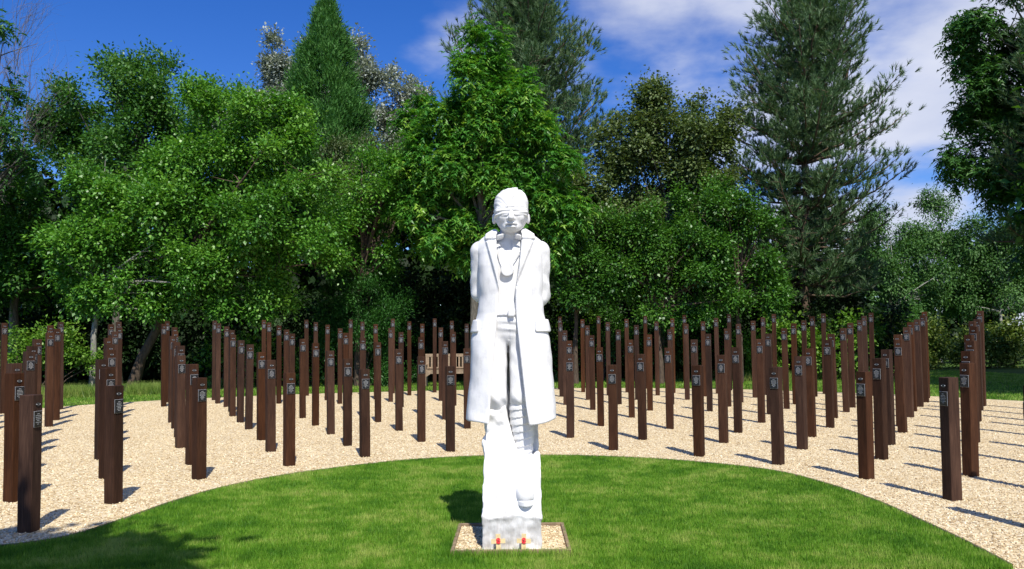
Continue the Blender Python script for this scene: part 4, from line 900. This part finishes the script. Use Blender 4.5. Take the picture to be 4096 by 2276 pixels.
# ------------------------------------------------------------------ grass and gravel
def blades(P, H, W, tint, lean=.35):
    n = len(P); a = rng.uniform(0, 2*math.pi, n); d = np.stack([np.cos(a), np.sin(a), np.zeros(n)], 1)
    b_ = rng.uniform(0, 2*math.pi, n); o = np.stack([np.cos(b_), np.sin(b_), np.zeros(n)], 1)*(H*lean*rng.uniform(.2, 1.6, n))[:, None]
    tip = P+o; tip[:, 2] += H
    V = np.stack([P-d*W[:, None]*.5, P+d*W[:, None]*.5, tip], 1).reshape(-1, 3)
    return V, np.arange(3*n, dtype=np.int32).reshape(n, 3), np.repeat(tint, 3)
n = 540000; Q = np.stack([rng.uniform(-6.5, 3.8, n), 5.66+(11.8-5.66)*rng.random(n)**1.35], 1)
Q = Q[inside(LAWNP, Q)]; Q = Q[np.abs(Q[:, 0]) < Q[:, 1]*.68+.4]
Q = Q[~((np.abs(Q[:, 0]+.025) < .468) & (np.abs(Q[:, 1]-6.66) < .47))]
dist = Q[:, 1]; H = rng.uniform(.022, .045, len(Q)); W = .0028+.0006*dist*rng.uniform(.5, 1.1, len(Q))
edge = (np.abs(Q[:, 0]+.025) < .56) & (np.abs(Q[:, 1]-6.66) < .57); H[edge] *= 1.9
V, Fc, T = blades(np.column_stack([Q, np.full(len(Q), .012)]), H, W, rng.normal(.5, .22, len(Q)))
tag(link('lawn_grass', arr_mesh('lawn_grass', V, Fc, tint=np.clip(T, 0, 1)), None, MAT['blade']), 'short mown grass of the lawn', 'grass', kind='stuff')
# verge behind the gravel
n = 250000; Q = np.stack([rng.uniform(-19, 26, n), rng.uniform(19, 46, n)], 1)
Q = Q[~inside(GRAVP, Q)]; Q = Q[(np.abs(Q[:, 0]) < Q[:, 1]*.69+.5)]; far = Q[:, 0] > 13
Q = Q[(Q[:, 1] < np.interp(Q[:, 0], [-19, -15, -6, 0, 8, 14, 20], [29, 32, 37, 38, 40, 46, 46]))]
H = rng.uniform(.04, .09, len(Q)); W = rng.uniform(.012, .028, len(Q))
V, Fc, T = blades(np.column_stack([Q, np.full(len(Q), -.03)]), H, W, rng.normal(.6, .2, len(Q)), .5)
tag(link('verge_grass', arr_mesh('verge_grass', V, Fc, tint=np.clip(T, 0, 1)), None, MAT['blade']), 'bright grass verge behind the gravel', 'grass', kind='stuff')
# tall grass tufts by the tree trunks on the left and along the shrubs
Ps = []
for u0, u1, v, Y0, Y1, k in ((230, 430, 0, 27.2, 28.6, 3200), (510, 680, 0, 28.5, 30, 2600), (820, 1000, 0, 33, 34.5, 1600), (2200, 2360, 0, 38, 40, 1500), (2960, 3200, 0, 35, 37, 2600), (3250, 3550, 0, 36, 39, 3000), (30, 230, 0, 26.5, 28, 1600), (2500, 2900, 0, 38, 40, 2600)):
    Y = rng.uniform(Y0, Y1, k); uu = rng.uniform(u0, u1, k); Ps.append(np.stack([(uu-2048)/F*Y, Y, np.full(k, -.03)], 1))
P = np.concatenate(Ps); H = rng.uniform(.15, .55, len(P)); V, Fc, T = blades(P, H, rng.uniform(.012, .022, len(P)), rng.normal(.5, .25, len(P)), .45)
tag(link('tall_grass', arr_mesh('tall_grass', V, Fc, tint=np.clip(T, 0, 1)), None, MAT['tall']), 'tall pale grass at the feet of the shrubs', 'grass', kind='stuff')
# loose gravel stones on the bed: instanced chips
def chip(seed):
    r_ = np.random.default_rng(seed); bm = bmesh.new(); bmesh.ops.create_icosphere(bm, subdivisions=1, radius=1)
    for v in bm.verts: v.co *= r_.uniform(.72, 1.2)
    bmesh.ops.scale(bm, vec=(1, .72, .5), verts=bm.verts[:]); me = bm_done(bm, 'chip'); me.materials.append(MAT['pebble']); return me
n = 260000; Q = np.stack([rng.uniform(-13.5, 13.5, n), 5.7+(24-5.7)*rng.random(n)**1.5], 1)
k = inside(GRAVP, Q) & ~inside(LAWNP, Q) & (np.abs(Q[:, 0]) < Q[:, 1]*.69+.3); Q = Q[k]
fx = np.stack([rng.uniform(-.44, .44, 1500)-.025, rng.uniform(-.44, .44, 1500)+6.66], 1)
fx = fx[~((np.abs(fx[:, 0]) < .25) & (np.abs(fx[:, 1]-6.66) < .38))]
P = np.concatenate([np.column_stack([Q, np.full(len(Q), .003)]), np.column_stack([fx, np.full(len(fx), .033)])])
me = bpy.data.meshes.new('gravel_stones'); me.vertices.add(len(P)); me.vertices.foreach_set('co', P.astype(np.float32).ravel())
a = me.attributes.new('sz', 'FLOAT', 'POINT'); a.data.foreach_set('value', rng.uniform(.007, .0155, len(P)).astype(np.float32))
a = me.attributes.new('rot', 'FLOAT_VECTOR', 'POINT'); a.data.foreach_set('vector', (rng.normal(size=(len(P), 3))*np.array([.4, .4, 3])).astype(np.float32).ravel())
gs = link('gravel_stones', me); tag(gs, 'loose cream and tan gravel chips on the bed', 'gravel', kind='stuff')
ng = bpy.data.node_groups.new('scatter_chips', 'GeometryNodeTree')
ng.interface.new_socket('Geometry', in_out='INPUT', socket_type='NodeSocketGeometry'); ng.interface.new_socket('Geometry', in_out='OUTPUT', socket_type='NodeSocketGeometry')
gi, go = ng.nodes.new('NodeGroupInput'), ng.nodes.new('NodeGroupOutput')
mp = ng.nodes.new('GeometryNodeMeshToPoints'); ng.links.new(gi.outputs[0], mp.inputs[0])
io = ng.nodes.new('GeometryNodeInstanceOnPoints'); ng.links.new(mp.outputs[0], io.inputs['Points'])
gg = ng.nodes.new('GeometryNodeGeometryToInstance')
for i in range(5):
    ob = bpy.data.objects.new('gravel_chip', chip(i))
    oin = ng.nodes.new('GeometryNodeObjectInfo'); oin.inputs['Object'].default_value = ob; oin.inputs['As Instance'].default_value = True
    ng.links.new(oin.outputs['Geometry'], gg.inputs[0])
ng.links.new(gg.outputs[0], io.inputs['Instance']); io.inputs['Pick Instance'].default_value = True
a1 = ng.nodes.new('GeometryNodeInputNamedAttribute'); a1.data_type = 'FLOAT'; a1.inputs[0].default_value = 'sz'; ng.links.new(a1.outputs[0], io.inputs['Scale'])
a2 = ng.nodes.new('GeometryNodeInputNamedAttribute'); a2.data_type = 'FLOAT_VECTOR'; a2.inputs[0].default_value = 'rot'; ng.links.new(a2.outputs[0], io.inputs['Rotation'])
ng.links.new(io.outputs[0], go.inputs[0])
md = gs.modifiers.new('scatter', 'NODES'); md.node_group = ng
